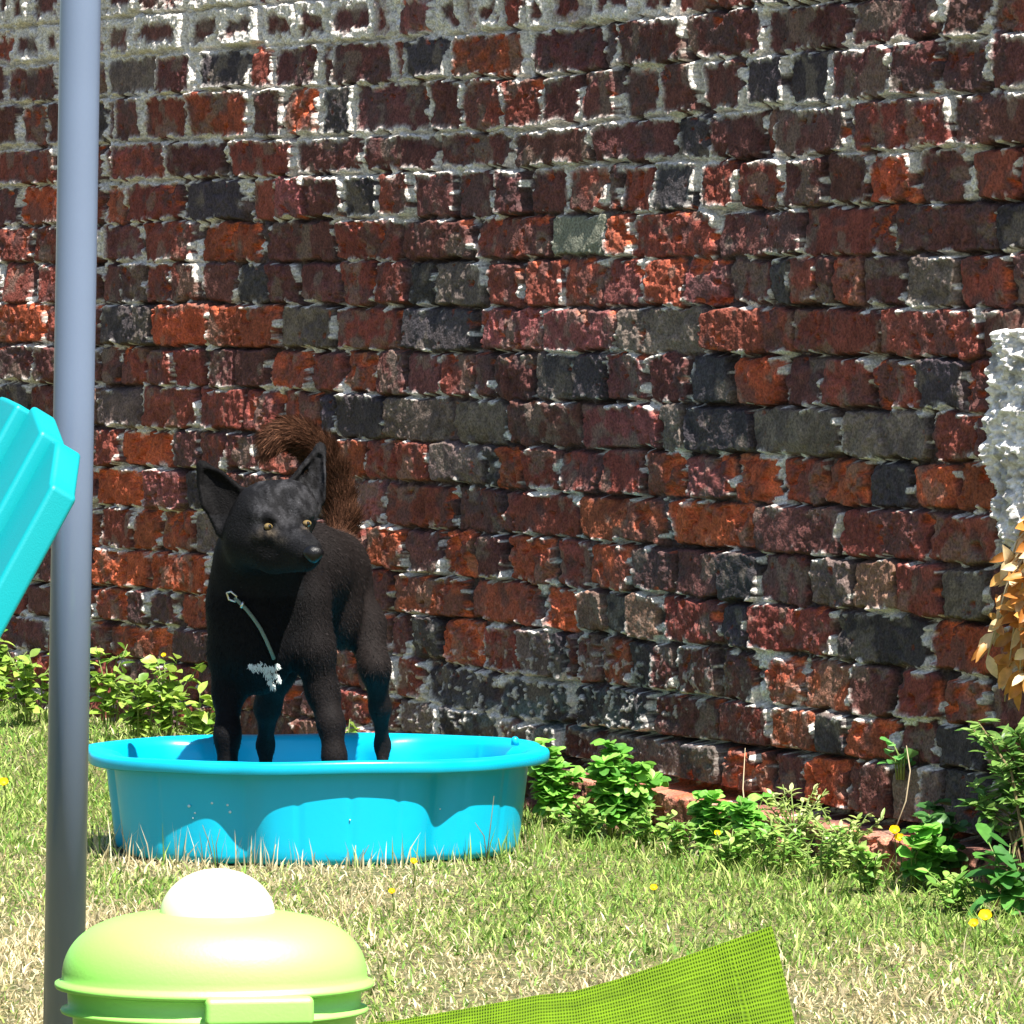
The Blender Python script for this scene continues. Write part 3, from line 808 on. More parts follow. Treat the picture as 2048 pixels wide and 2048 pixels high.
def build_dog():
    D = SDF((-0.50, 7.17, 0.0), (-0.13, 8.02, 0.72), 0.0036)
    def chain(pts, k=0.02):
        Q = [(P(u, v, Y), r * Y / F) for u, v, Y, r in pts]
        for (a, ra), (b, rb) in zip(Q[:-1], Q[1:]): D.cap(a, b, ra, rb, k)
    # trunk: deep chest in front, ribcage, tucked-up loin, rump
    D.ell(P(512, 1228, 7.500), (0.070, 0.082, 0.114), 0.03)
    chain([(560, 1160, 7.52, 88), (606, 1138, 7.58, 88), (640, 1140, 7.66, 76), (664, 1142, 7.74, 68)], 0.035)
    D.ell(P(676, 1150, 7.745), (0.046, 0.065, 0.062), 0.03)
    chain([(512, 1300, 7.475, 58), (522, 1338, 7.49, 43)], 0.03)
    D.ell(P(676, 1235, 7.66), (0.036, 0.06, 0.050), 0.04)
    # neck
    chain([(545, 1180, 7.53, 92), (526, 1110, 7.47, 76), (533, 1060, 7.42, 62)], 0.03)
    chain([(468, 1195, 7.49, 45), (480, 1105, 7.45, 42)], 0.03)
    # front legs
    chain([(472, 1235, 7.48, 48), (462, 1310, 7.49, 40), (456, 1385, 7.49, 27), (455, 1470, 7.465, 22), (455, 1560, 7.46, 20), (455, 1655, 7.45, 18), (455, 1688, 7.43, 21)], 0.022)
    chain([(612, 1205, 7.49, 50), (626, 1300, 7.485, 41), (646, 1385, 7.49, 29), (662, 1448, 7.47, 23), (669, 1515, 7.46, 20), (672, 1600, 7.46, 18), (673, 1660, 7.45, 18), (673, 1690, 7.43, 21)], 0.022)
    # hind legs: high stifle in front, hock behind, near-vertical shank
    chain([(590, 1235, 7.70, 55), (552, 1340, 7.63, 38), (535, 1415, 7.66, 23), (531, 1490, 7.715, 14), (532, 1570, 7.705, 12), (532, 1650, 7.69, 12), (531, 1668, 7.67, 15)], 0.02)
    chain([(700, 1190, 7.745, 44), (728, 1250, 7.70, 40), (750, 1335, 7.655, 28), (760, 1415, 7.69, 18), (765, 1490, 7.725, 12), (766, 1570, 7.71, 11), (766, 1650, 7.695, 11), (766, 1668, 7.67, 15)], 0.02)
    # paws: toes
    for (u, v, Y) in ((455, 1692, 7.41), (673, 1694, 7.41), (531, 1672, 7.655), (766, 1672, 7.655)):
        for dx in (-17, -6, 6, 17):
            a = P(u + dx, v, Y + 0.012); b = P(u + dx * 1.15, v + 4, Y - 0.012 + abs(dx) * 0.0005)
            a[2] = b[2] = 0.018
            D.cap(a, b, 0.008, 0.007, 0.006)
    # head, turned to the viewer's right
    HD = -0.028
    def PH(u, v, Y): return P(u, v, Y + HD)
    D.ell(PH(541, 1032, 7.415), (0.056, 0.062, 0.053), 0.02, rotz=R(35))
    D.ell(PH(586, 1022, 7.410), (0.036, 0.050, 0.044), 0.02)
    D.ell(PH(492, 1078, 7.43), (0.034, 0.05, 0.046), 0.02)              # cheek ruff
    D.ell(PH(543, 1086, 7.39), (0.047, 0.045, 0.042), 0.02)
    D.cap(PH(566, 1072, 7.375), PH(616, 1108, 7.300), 0.0335, 0.0210, 0.014)   # muzzle
    D.cap(PH(582, 1056, 7.362), PH(624, 1096, 7.294), 0.0150, 0.0125, 0.010)    # bridge
    D.cap(PH(550, 1116, 7.37), PH(611, 1127, 7.305), 0.024, 0.0115, 0.012)     # lower jaw
    D.cap(PH(575, 1126, 7.330), PH(622, 1130, 7.284), 0.0014, 0.0016, 0.004, sub=True)  # mouth line
    D.cap(PH(516, 1030, 7.362), PH(548, 1036, 7.345), 0.009, 0.008, 0.012)      # brows
    D.cap(PH(604, 1022, 7.365), PH(620, 1029, 7.372), 0.008, 0.007, 0.012)
    D.cap(PH(518, 1070, 7.352), PH(548, 1072, 7.342), 0.008, 0.007, 0.012)      # lower lid / cheekbone
    D.cap(PH(568, 985, 7.362), PH(580, 1045, 7.336), 0.006, 0.004, 0.02, sub=True)   # forehead furrow
    for e in (PH(537, 1052, 7.336), PH(615, 1046, 7.350)):
        D.ell(e, (0.0075, 0.010, 0.0042), 0.006, sub=True)
    # ears: broad, pricked, hollow in front
    def ear(poly, Y0, Y1, push, hub):
        pts = [P(u, v, Y0 if i in (0, 1) else Y1) for i, (u, v) in enumerate(poly)]
        for i in range(1, len(pts) - 1): D.tri(pts[0], pts[i], pts[i + 1], 0.0046, 0.009)
        c = sum(pts) / len(pts) + (pts[0] - pts[-2]) * 0.0
        ins = [c + (q - c) * 0.74 + push for q in pts]
        for i in range(1, len(ins) - 1): D.tri(ins[0], ins[i], ins[i + 1], 0.0042, 0.004, sub=True)
    ear([(404, 932), (396, 962), (410, 1012), (440, 1066), (492, 1016), (484, 984), (444, 945)], 7.425, 7.405, np.array([0.001, -0.0075, 0.0]), None)
    ear([(641, 896), (608, 930), (578, 974), (600, 1016), (630, 1026), (643, 1000), (648, 950)], 7.430, 7.400, np.array([0.0015, -0.0075, 0.0]), None)
    # tail: up from the rump, curled forward over the back
    tail = [(672, 1085, 7.795, 24), (686, 1040, 7.815, 25), (676, 992, 7.825, 27), (662, 945, 7.825, 28), (638, 905, 7.815, 28), (605, 877, 7.805, 27), (572, 868, 7.795, 25), (546, 880, 7.785, 18), (532, 904, 7.78, 9)]
    chain(tail, 0.012)
    V, q = surface_nets(D.F, D.lo, D.h)
    # relax the voxel steps
    for _ in range(3):
        acc = np.zeros_like(V); num = np.zeros(len(V))
        for a, b in ((0, 1), (1, 2), (2, 3), (3, 0)):
            for x, y in ((a, b), (b, a)):
                np.add.at(acc, q[:, x], V[q[:, y]]); np.add.at(num, q[:, x], 1)
        V = V * 0.5 + 0.5 * acc / num[:, None]
    # coat colour: black, browner on flank, hindquarters and tail; sunlit right side painted browner
    tp = np.array([P(u, v, Y) for u, v, Y, r in tail])
    dt = np.min(np.linalg.norm(V[:, None, :] - tp[None], axis=2), 1)
    tailm = sstep(0.065, 0.03, dt) * (V[:, 1] > 7.73)
    U = CX + F * V[:, 0] / V[:, 1]; Vp = HY - (V[:, 2] - CAMH) / V[:, 1] * F
    flank = sstep(7.46, 7.62, V[:, 1]) * 0.6 + sstep(-0.335, -0.28, V[:, 0]) * 0.5
    black = np.array([0.0050, 0.0048, 0.0054]); brown = np.array([0.0120, 0.0094, 0.0090]); tcol = np.array([0.058, 0.026, 0.015])
    def colour(flank, tailm):
        c = black * (1 - np.clip(flank, 0, 1)[:, None]) + brown * np.clip(flank, 0, 1)[:, None]
        return c * (1 - tailm[:, None]) + tcol * tailm[:, None]
    cols = colour(flank, tailm)
    head = (V[:, 2] > 0.39) & (V[:, 1] < 7.45) & (tailm < .1)
    fh = fbm(V[:, 0] * 150 + V[:, 2] * 40, V[:, 2] * 50 + V[:, 1] * 40, 3, 81)
    cols[head] = np.array([0.0075, 0.0075, 0.0085])
    earm = (dist_seg(V, P(404, 932, 7.425), P(455, 1010, 7.405)) < 0.035) | (dist_seg(V, P(641, 896, 7.43), P(618, 985, 7.40)) < 0.030)
    cols[earm & (Vp < 1030)] = np.array([0.0045, 0.0042, 0.0045])
    greyh = head * sstep(0.35, 0.75, fh) * sstep(1100, 1040, Vp) * sstep(7.44, 7.40, V[:, 1]) * sstep(490, 520, U)  # grey streaks on the forehead, painting in the light on the brow
    cols = cols * (1 - greyh[:, None]) + np.array([0.030, 0.030, 0.033]) * greyh[:, None]
    for (uu, vv, rr, cc) in ((536, 1066, 15, (.085, .066, .046)), (615, 1058, 9, (.085, .066, .046)), (512, 1074, 12, (.030, .026, .022)), (560, 1082, 13, (.03, .026, .022))):
        wgt = head * np.exp(-((U - uu) / rr) ** 2 - ((Vp - vv) / (rr * .6)) ** 2) * sstep(.3, .6, fh)
        cols = cols * (1 - wgt[:, None]) + np.array(cc) * wgt[:, None]
    root = mesh_np("dog", V, q.ravel(), np.full(len(q), 4), M_fur, None, True, cols)
    tag(root, "black dog with pricked ears and curled brown tail standing in the blue pool", "dog")
    # short coat
    fc = V[q].mean(1); fn = np.cross(V[q[:, 2]] - V[q[:, 0]], V[q[:, 3]] - V[q[:, 1]])
    ar = np.linalg.norm(fn, axis=1); fn /= ar[:, None] + 1e-12
    ok = (fc[:, 2] > 0.03)
    pr = ar * ok * (1 + 4 * tailm[q[:, 0]]); pr /= pr.sum()
    n = 70000
    f = rng.choice(len(q), n, p=pr)
    w = rng.dirichlet((1, 1, 1, 1), n)
    p = (V[q[f]] * w[:, :, None]).sum(1); nn = fn[f]; tm = tailm[q[f, 0]]
    hd = head[q[f, 0]]
    flow = np.tile(np.array([0.12, 0.55, -0.75]), (n, 1))
    flow[hd] = np.array([-0.35, 0.75, 0.25])
    # along the tail the hair follows it toward the tip
    ti = np.argmin(np.linalg.norm(p[:, None, :] - tp[None], axis=2), 1); td = tp[np.minimum(ti + 1, len(tp) - 1)] - tp[np.maximum(ti - 1, 0)]
    td /= np.linalg.norm(td, axis=1)[:, None]
    flow = flow * (1 - tm[:, None]) + td * tm[:, None]
    flow -= nn * (flow * nn).sum(1)[:, None]; flow /= np.linalg.norm(flow, axis=1)[:, None] + 1e-9
    legs = (p[:, 2] < 0.24)
    L = rng.uniform(0.005, 0.0105, n) * np.where(hd, 0.55, 1) * np.where(legs, 0.6, 1) + tm * rng.uniform(0.004, 0.018, n)
    up = np.where(tm > 0.3, 0.75, 0.30)[:, None] * rng.uniform(0.5, 1.4, (n, 1))
    d = flow + nn * up + rng.normal(0, 0.16, (n, 3)); d /= np.linalg.norm(d, axis=1)[:, None]
    sd = np.cross(d, nn + rng.normal(0, 0.25, (n, 3))); sd /= np.linalg.norm(sd, axis=1)[:, None] + 1e-9
    wd = rng.uniform(0.00028, 0.0006, n)[:, None]
    b0 = p - nn * 0.001; m0 = b0 + d * (L * 0.55)[:, None]; t0 = m0 + (d * 0.9 + flow * 0.35 + np.array([0, 0, -0.12])) * (L * 0.5)[:, None]
    HV = np.stack([b0 - sd * wd, b0 + sd * wd, m0 + sd * wd * .7, m0 - sd * wd * .7, t0], 1).reshape(-1, 3)
    o5 = np.arange(n)[:, None] * 5
    fl = np.concatenate([(o5 + np.array([0, 1, 2, 3])).ravel(), (o5 + np.array([3, 2, 4])).ravel()])
    hc = cols[q[f, 0]] * rng.lognormal(0.1, 0.55, n)[:, None]
    mesh_np("fur", HV, fl, np.concatenate([np.full(n, 4), np.full(n, 3)]), M_fur, root, False, np.repeat(hc, 5, 0))
    # eyes
    M_iris = plain("amber_iris", (0.17, 0.12, 0.05), 0.15, 0, 0.6)
    M_pupil = plain("pupil", (0.003, 0.003, 0.003), 0.08, 0, 0.8)
    def ball(c, r, seg=20):
        c = np.asarray(c); rg = []
        for i in range(1, seg):
            a = math.pi * i / seg
            rg.append(np.array([[c[0] + r[0] * math.sin(a) * math.cos(b), c[1] + r[1] * math.sin(a) * math.sin(b), c[2] + r[2] * math.cos(a)] for b in np.linspace(0, 2 * math.pi, 24, endpoint=False)]))
        V_, F_ = rings_mesh(rg[::-1], True, True)
        return V_, F_
    for c, g in ((P(537, 1053, 7.343 - 0.026), np.array([0.35, -0.93, 0.05])), (P(614, 1047, 7.357 - 0.026), np.array([0.35, -0.93, 0.05]))):
        e = obj("eye", [ball(c, (0.0068, 0.0070, 0.0052))], M_iris, root, True)
        obj("pupil", [ball(c + g * 0.0052, (0.0030, 0.0026, 0.0032), 12)], M_pupil, e, True)
    # nose
    M_nose = plain("wet_nose", (0.004, 0.004, 0.005), 0.36, 0, 0.3, 0.4, 500)
    nc = P(627, 1107, 7.281 - 0.028)
    Vn, Fn = ball(nc, (0.0155, 0.0115, 0.0122))
    Vn[:, 2] += -0.002 * np.clip((nc[2] - Vn[:, 2]) / 0.012, 0, 1); Vn[:, 0] = nc[0] + (Vn[:, 0] - nc[0]) * (1 - 0.35 * np.clip((nc[2] - Vn[:, 2]) / 0.012, 0, 1))
    obj("nose", [(Vn, Fn)], M_nose, root, True)
    # surface finder along the view ray: nearest body point in front
    def on_body(u, v, lift=0.004):
        du = np.hypot(U - u, Vp - v)
        c = np.where(du < 9)[0]
        if len(c) == 0: c = np.argsort(du)[:5]
        Y = V[c, 1].min() - lift
        return P(u, v, Y)
    # white chest blaze as longer white hair
    star = [(508, 1334, 12), (520, 1332, 10), (532, 1338, 12), (545, 1336, 8), (555, 1330, 6), (536, 1350, 10), (540, 1362, 8), (545, 1372, 7), (552, 1350, 6), (558, 1358, 5), (500, 1330, 5)]
    HVs, HF, nb = [], [], 0
    for u, v, r in star:
        for _ in range(46):
            a = on_body(u + rng.normal(0, r * 0.32), v + rng.normal(0, r * 0.30), 0.001)
            dd = np.array([rng.normal(0.15, 0.35), -0.35, rng.normal(-0.9, 0.2)]); dd /= np.linalg.norm(dd)
            l = rng.uniform(0.004, 0.008); s_ = np.array([0.0006, 0, 0])
            HVs += [a - s_, a + s_, a + dd * l * .6 + s_ * .7, a + dd * l * .6 - s_ * .7, a + dd * l]
            HF += [[nb, nb + 1, nb + 2, nb + 3], [nb + 3, nb + 2, nb + 4]]; nb += 5
    ct_ = obj("chest_blaze", [(np.array(HVs), HF)], plain("white_hair", (0.62, 0.68, 0.66), 0.7), root, False)
    ct_['label'] = "small white blaze of hair on the chest"
    # strap hanging across the chest with its metal clip
    M_strap = plain("grey_green_webbing", srgb(104, 120, 108), 0.7, 0, 0.3, 0.5, 300)
    M_clip = plain("clip_metal", (0.62, 0.64, 0.62), 0.28, 1.0)
    sp = [on_body(u, v, 0.006) for u, v in ((470, 1196), (480, 1206), (494, 1220), (508, 1238), (520, 1256), (531, 1278), (540, 1298), (548, 1318))]
    st = obj("strap", [tube(sp, [0.0028] * len(sp), 10)], M_strap, root, True)
    cl = [on_body(u, v, 0.007) for u, v in ((454, 1186), (462, 1183), (474, 1193), (470, 1203), (458, 1199), (454, 1186))]
    cl.append(cl[1])
    obj("clip", [tube(cl, 0.0017, 8), tube([on_body(482, 1216, .008), on_body(487, 1203, .008)], 0.0022, 8)], M_clip, st, True)
    # collar
    return root
dog = build_dog()

# ------------------------------------------------------------------ plants
def leaf(base, direc, up, L, W, fold=0.25, curl=0.3, kind=0):
    d = direc / np.linalg.norm(direc); s = np.cross(d, up); s /= np.linalg.norm(s) + 1e-9; n = np.cross(s, d)
    prof = [(0.0, 0.12), (0.25, 0.8), (0.5, 1.0), (0.78, 0.66), (1.0, 0.03)] if kind == 0 else [(0, 0.1), (0.3, 0.75), (0.6, 1.08), (0.86, 0.85), (1.0, 0.25)]
    V, Fs = [], []
    for t, w in prof:
        c = base + d * L * t + n * (-curl * L * t * t)
        V += [c - s * W * w * .5 + n * fold * W * w * .5, c, c + s * W * w * .5 + n * fold * W * w * .5]
    for i in range(len(prof) - 1):
        a = i * 3
        Fs += [[a, a + 1, a + 4, a + 3], [a + 1, a + 2, a + 5, a + 4]]
    return np.array(V), Fs

def plant(name, base, h, spread, n, L, W, cols, label, cat, group=None, kind=0, stems=6, up_bias=0.6, trifol=False):
    root = empty(name, base, label, cat, group)
    parts, pc = [], []
    sparts = []
    for i in range(stems):
        th = rng.uniform(0, 2 * math.pi); r = rng.uniform(0, spread) ** 1.0
        tip = base + np.array([math.cos(th) * r, math.sin(th) * r * 0.7, h * rng.uniform(0.55, 1.0)])
        mid = base * 0.5 + tip * 0.5 + np.array([-math.cos(th) * r * .15, 0, h * 0.12])
        b0 = base + np.array([math.cos(th), math.sin(th), 0]) * r * 0.25
        b0[2] = base[2] - 0.01
        sparts.append(tube([b0, mid, tip], [0.0016, 0.0013, 0.0008], 5))
        for j in range(max(1, n // stems)):
            t = rng.uniform(0.25, 1.0)
            p0 = (b0 * (1 - t) ** 2 + 2 * mid * t * (1 - t) + tip * t * t)
            a = rng.uniform(0, 2 * math.pi)
            dd = np.array([math.cos(a), math.sin(a) * 0.9 - 0.25, rng.normal(up_bias * 0.5, 0.35)])
            l = L * rng.uniform(0.6, 1.15); w = W * rng.uniform(0.75, 1.15)
            c = np.array(cols[rng.integers(len(cols))]) * rng.uniform(0.8, 1.2)
            ups = np.array([rng.normal(0, .3), rng.normal(-.25, .3), 1])
            todo = [dd]
            if trifol:
                ca, sa = math.cos(1.0), math.sin(1.0)
                todo += [np.array([dd[0] * ca - dd[1] * sa, dd[0] * sa + dd[1] * ca, dd[2]]), np.array([dd[0] * ca + dd[1] * sa, -dd[0] * sa + dd[1] * ca, dd[2]])]
            for d_ in todo:
                lf = leaf(p0, d_, ups, l, w, rng.uniform(0.1, 0.4), rng.uniform(0.0, 0.5), kind)
                parts.append(lf); pc += [c] * len(lf[0])
    obj("leaves", parts, M_leaf, root, True, cols=np.clip(np.array(pc), 0, .9))
    obj("stems", sparts, M_stem, root, True)
    return root
M_stem = plain("stem_green", srgb(108, 128, 62), 0.6)
M_dry = plain("dry_stalk", srgb(176, 158, 128), 0.8)
YG = [srgb(150, 182, 72), srgb(172, 196, 92), srgb(118, 158, 62), srgb(138, 166, 78)]
LG = [srgb(112, 178, 70), srgb(138, 198, 84), srgb(92, 152, 62), srgb(158, 210, 100)]
PG = [srgb(176, 194, 112), srgb(150, 178, 92), srgb(196, 206, 140)]

def foot(u, d):
    """ground point in front of the wall by d metres at photo column u"""
    s = float(s_of_u(u)); p = W0 + s * WD + WN * d
    # slide along the wall so that the point still projects to column u
    for _ in range(8):
        uu = CX + F * p[0] / p[1]; s += (u - uu) / (F * WD[0] / p[1]); p = W0 + s * WD + WN * d
    p[2] = float(gz(np.array(p[0]), np.array(p[1])))
    return p

GW = "weeds along the foot of the wall"
for u, d, h, sp, n, lab in (
    (-10, 0.12, 0.17, 0.09, 120, "pale green weed clump left of the grey pole under the chair"),
    (60, 0.16, 0.15, 0.08, 110, "yellow-green leafy weed just left of the grey pole"),
    (120, 0.10, 0.13, 0.07, 80, "leafy weed growing at the wall directly behind the grey pole"),
    (215, 0.10, 0.16, 0.08, 110, "tall yellow-green weed just right of the grey pole"),
    (275, 0.15, 0.11, 0.08, 120, "low round-leaved weed behind the left end of the pool rim"),
    (335, 0.10, 0.145, 0.075, 110, "yellow-green weed with upright shoots midway between pole and dog"),
    (400, 0.16, 0.12, 0.07, 100, "low leafy weed against the dog's left foreleg"),
    (690, 0.05, 0.12, 0.035, 26, "small green weed glimpsed between the dog's right legs"),
):
    plant("weed", foot(u, d), h, sp, n, 0.026, 0.019, YG, lab, "weed", GW, 0, 8)
GR = "leafy plants below the wall right of the pool"
for u, d, h, sp, n, L, W, cl, lab, tf in (
    (1110, 0.10, 0.135, 0.070, 170, 0.025, 0.016, LG, "bright green leafy plant touching the right end of the pool", True),
    (1225, 0.12, 0.150, 0.075, 190, 0.026, 0.017, LG, "tallest bright green leafy plant left of the exposed footing bricks", True),
    (1415, 0.11, 0.110, 0.065, 120, 0.022, 0.016, LG, "green round-leaved plant in front of the orange footing brick", True),
    (1500, 0.10, 0.105, 0.045, 70, 0.022, 0.016, LG, "small green plant right of the orange footing brick", True),
    (1820, 0.16, 0.100, 0.055, 40, 0.028, 0.026, LG, "broad-leaved bright plant beside the pair of buttercups", True),
    (1885, 0.08, 0.120, 0.055, 46, 0.028, 0.020, [srgb(84, 128, 66), srgb(66, 112, 58)], "darker green plant beside a loose red footing brick", True),
    (2015, 0.22, 0.110, 0.06, 44, 0.055, 0.022, [srgb(92, 150, 66), srgb(70, 126, 58)], "spiky green plant in the lower right corner by the wall", False),
):
    plant("leafy_plant", foot(u, d), h, sp, n, L, W, cl, lab, "plant", GR, 1, 7, trifol=tf)
for u, d, h, sp, lab in ((1590, 0.10, 0.125, 0.075, "feathery pale green weed below the grey bricks"), (1690, 0.12, 0.10, 0.075, "feathery pale green weed left of the pair of buttercups")):
    plant("feathery_weed", foot(u, d), h, sp, 300, 0.017, 0.006, PG, lab, "weed", GW, 0, 16, 1.2)
W2 = [srgb(138, 180, 84), srgb(112, 160, 66), srgb(166, 192, 104)]
for u, d, h, sp, n, L, W, lab in (
    (1165, 0.20, 0.070, 0.06, 110, 0.020, 0.012, "low ragged weed in front of the two bright leafy plants by the pool"),
    (1290, 0.16, 0.075, 0.055, 100, 0.018, 0.011, "low weed at the foot of the exposed footing brick, left part"),
    (1350, 0.18, 0.060, 0.055, 90, 0.017, 0.010, "low weed sprawling before the middle of the footing brick"),
    (1460, 0.20, 0.065, 0.06, 110, 0.019, 0.011, "low ragged weed before the round-leaved plant"),
    (1545, 0.18, 0.085, 0.06, 150, 0.017, 0.007, "ragged weed filling the gap left of the feathery weeds"),
    (1640, 0.20, 0.085, 0.065, 170, 0.016, 0.006, "ragged weed between the two feathery weeds"),
    (1745, 0.22, 0.070, 0.06, 120, 0.018, 0.010, "low weed just left of the broad-leaved bright plant"),
    (1905, 0.26, 0.060, 0.06, 110, 0.020, 0.010, "low weed before the loose red brick near the right corner"),
):
    plant("weed", foot(u, d), h, sp, n, L, W, W2, lab, "weed", GW, 0, 10, 0.9)
# sprig rooted in the wall
plant("wall_sprig", wall_pt(1815, 1545, 0.012), 0.045, 0.040, 16, 0.022, 0.020, [srgb(118, 172, 96), srgb(92, 150, 76)], "small pale green sprig growing out of the brick joints", "plant", None, 1, 5)

def shrub():
    base = foot(2060, 0.12)
    root = empty("shrub", base, "glossy small-leaved shrub against the wall at the right edge", "shrub")
    parts, pc, sp = [], [], []
    for i in range(46):
        tip = P(rng.uniform(1945, 2180), rng.uniform(1440, 1650), 6.9 + rng.uniform(-0.05, 0.08))
        mid = base * 0.35 + tip * 0.65 + np.array([0.02, 0, 0.02])
        b0 = base + np.array([rng.normal(0, .02), rng.normal(0, .02), -0.01])
        sp.append(tube([b0, mid, tip], [0.003, 0.002, 0.001], 5))
        for j in range(26):
            t = rng.uniform(0.55, 1.02); p0 = b0 * (1 - t) ** 2 + 2 * mid * t * (1 - t) + tip * t * t
            a = rng.uniform(0, 2 * math.pi)
            dd = np.array([math.cos(a) - 0.3, math.sin(a) - 0.3, rng.normal(0.35, 0.3)])
            lf = leaf(p0, dd, np.array([rng.normal(0, .3), -.3, 1]), rng.uniform(0.016, 0.034), rng.uniform(0.007, 0.013), 0.25, rng.uniform(-.1, .5))
            parts.append(lf)
            pc += [np.array([srgb(112, 150, 72), srgb(138, 172, 92), srgb(82, 122, 58)][rng.integers(3)]) * rng.uniform(0.8, 1.2)] * len(lf[0])
    obj("leaves", parts, M_leaf, root, True, cols=np.array(pc))
    obj("stems", sp, plain("shrub_stem", srgb(112, 96, 66), 0.8), root, True)
shrub()

def dry_spray():
    base = wall_pt(2150, 1000, 0.02)
    root = empty("dried_foliage", base, "hanging dried orange-tan leaves against the wall at the right edge", "dead leaves")
    parts, pc, sp = [], [], []
    for i in range(24):
        v1 = rng.uniform(1080, 1400)
        tip = wall_pt(rng.uniform(2040, 2210), v1, rng.uniform(0.03, 0.09))
        mid = base * 0.5 + tip * 0.5 + WN * 0.03
        sp.append(tube([base, mid, tip], [0.002, 0.0016, 0.001], 5))
        for j in range(13):
            t = rng.uniform(0.15, 1.0); p0 = base * (1 - t) ** 2 + 2 * mid * t * (1 - t) + tip * t * t
            dd = np.array([rng.normal(-0.25, .6), rng.normal(-0.35, .5), rng.normal(-0.45, .5)])
            lf = leaf(p0, dd, np.array([rng.normal(0, .5), -1, .4]), rng.uniform(0.022, 0.042), rng.uniform(0.012, 0.020), 0.5, rng.uniform(-.3, .7))
            parts.append(lf)
            pc += [np.array([srgb(220, 168, 96), srgb(200, 140, 68), srgb(238, 212, 164), srgb(184, 120, 58)][rng.integers(4)]) * rng.uniform(0.85, 1.15)] * len(lf[0])
    obj("leaves", parts, M_leaf, root, True, cols=np.array(pc))
    obj("stems", sp, M_dry, root, True)
dry_spray()

# dry stalks leaning against the wall
for pts, lab in (
    ([(1572, 1690, .07), (1558, 1640, .06), (1540, 1575, .05), (1512, 1495, .02)], "long dry stalk leaning on the wall above the feathery weed"),
    ([(1842, 1665, .05), (1845, 1600, .03), (1848, 1540, .025), (1835, 1490, .02)], "thin dry stalk rising to the green sprig in the wall"),
    ([(1268, 1600, .05), (1271, 1560, .04), (1268, 1530, .02)], "short thin stalk above the bright green plants")):
    tp_ = [wall_pt(u, v, h) for u, v, h in pts]
    o = obj("dry_stalk", [tube(tp_, [0.0010] * (len(tp_) - 1) + [0.0005], 6)], M_dry, None, True)
    tag(o, lab, "stalk", "dry stalks by the wall")

# thin grass stems standing in front of the pool
for k_, (pts, lab) in enumerate((
    ([(430, 1722, 0), (418, 1685, 0), (405, 1650, 0)], "thin dry grass stem leaning left before the pool's left sunlit patch"),
    ([(436, 1722, 0), (432, 1690, 0), (440, 1658, 0)], "thin dry grass stem standing right beside the leaning one before the pool"),
    ([(972, 1715, 0), (980, 1660, 0), (988, 1592, 0)], "tallest thin grass stem before the right end of the pool"),
    ([(975, 1712, 0), (968, 1672, 0), (950, 1645, 0)], "short grass stem bent left before the right end of the pool"),
    ([(722, 1738, 0), (726, 1712, 0), (738, 1690, 0)], "short thin grass stem before the middle of the pool"))):
    Yb = 7.27 if k_ in (0, 1, 4) else 7.33
    tp_ = [P(u, v, Yb) for u, v, _ in pts]; tp_[0][2] = 0.0
    tag(obj("grass_stem", [tube(tp_, [0.0009, 0.0008, 0.0004], 5)], plain("brown_stem", srgb(96, 90, 60), 0.8), None, True), lab, "stalk", "grass stems in front of the pool")

# buttercups
M_petal = plain("buttercup_yellow", (0.74, 0.52, 0.006), 0.35, 0, 0.5)
M_centre = plain("buttercup_centre", (0.62, 0.42, 0.02), 0.6)
def buttercup(u, v, r, lab, hz=0.06, Y=None):
    Y = Y or (CAMH - hz) * F / (v - HY)
    c = P(u, v, Y)
    g = np.array([c[0], c[1] + 0.01, float(gz(np.array(c[0]), np.array(c[1])))])
    root = empty("buttercup", g, lab, "flower", "yellow buttercups in the grass")
    ax = np.array([rng.normal(0, .25), -0.75, 0.75]); ax /= np.linalg.norm(ax)
    e1 = np.cross(ax, [0, 0, 1.0]); e1 /= np.linalg.norm(e1); e2 = np.cross(ax, e1)
    parts = []
    for k in range(5):
        a = 2 * math.pi * k / 5 + 0.3
        dd = math.cos(a) * e1 + math.sin(a) * e2 + 0.35 * ax
        parts.append(leaf(c, dd, ax, r * 0.72, r * 0.66, 0.45, -0.35, 1))
    obj("petals", parts, M_petal, root, True)
    obj("stem", [tube([g, (g + c) / 2 + np.array([.003, 0, 0]), c], [0.0011, 0.0010, 0.0009], 5)], M_stem, root, True)
    b_ = tube([c, c + ax * 0.004], [r * 0.3, r * 0.2], 8)
    obj("flower_centre", [b_], M_centre, root, True)
for a in ((1789, 1664, 0.013, "upper of the two buttercups touching the red footing brick"), (1799, 1679, 0.012, "lower of the two buttercups touching the red footing brick"),
          (1971, 1836, 0.015, "largest buttercup near the lower right corner"), (1949, 1850, 0.011, "smaller buttercup beside the largest one near the lower right corner"),
          (1308, 1778, 0.009, "lone small buttercup in the grass right of the pool"), (1434, 1669, 0.009, "small buttercup among the round leaves by the orange footing brick"),
          (826, 1725, 0.009, "tiny buttercup at the front foot of the pool"), (8, 1568, 0.014, "buttercup at the left edge of the picture beside the pole"),
          (784, 1785, 0.008, "pale yellow bud in the dry grass in front of the pool"), (328, 1312, 0.008, "tiny buttercup high among the weeds left of the dog")):
    if a[1] == 1312: buttercup(*a, hz=0.19, Y=9.0)
    elif a[0] == 8: buttercup(*a, hz=0.05, Y=8.1)
    elif a[0] in (1789, 1799): buttercup(*a, hz=0.08, Y=7.08)
    else: buttercup(*a, hz=0.035)

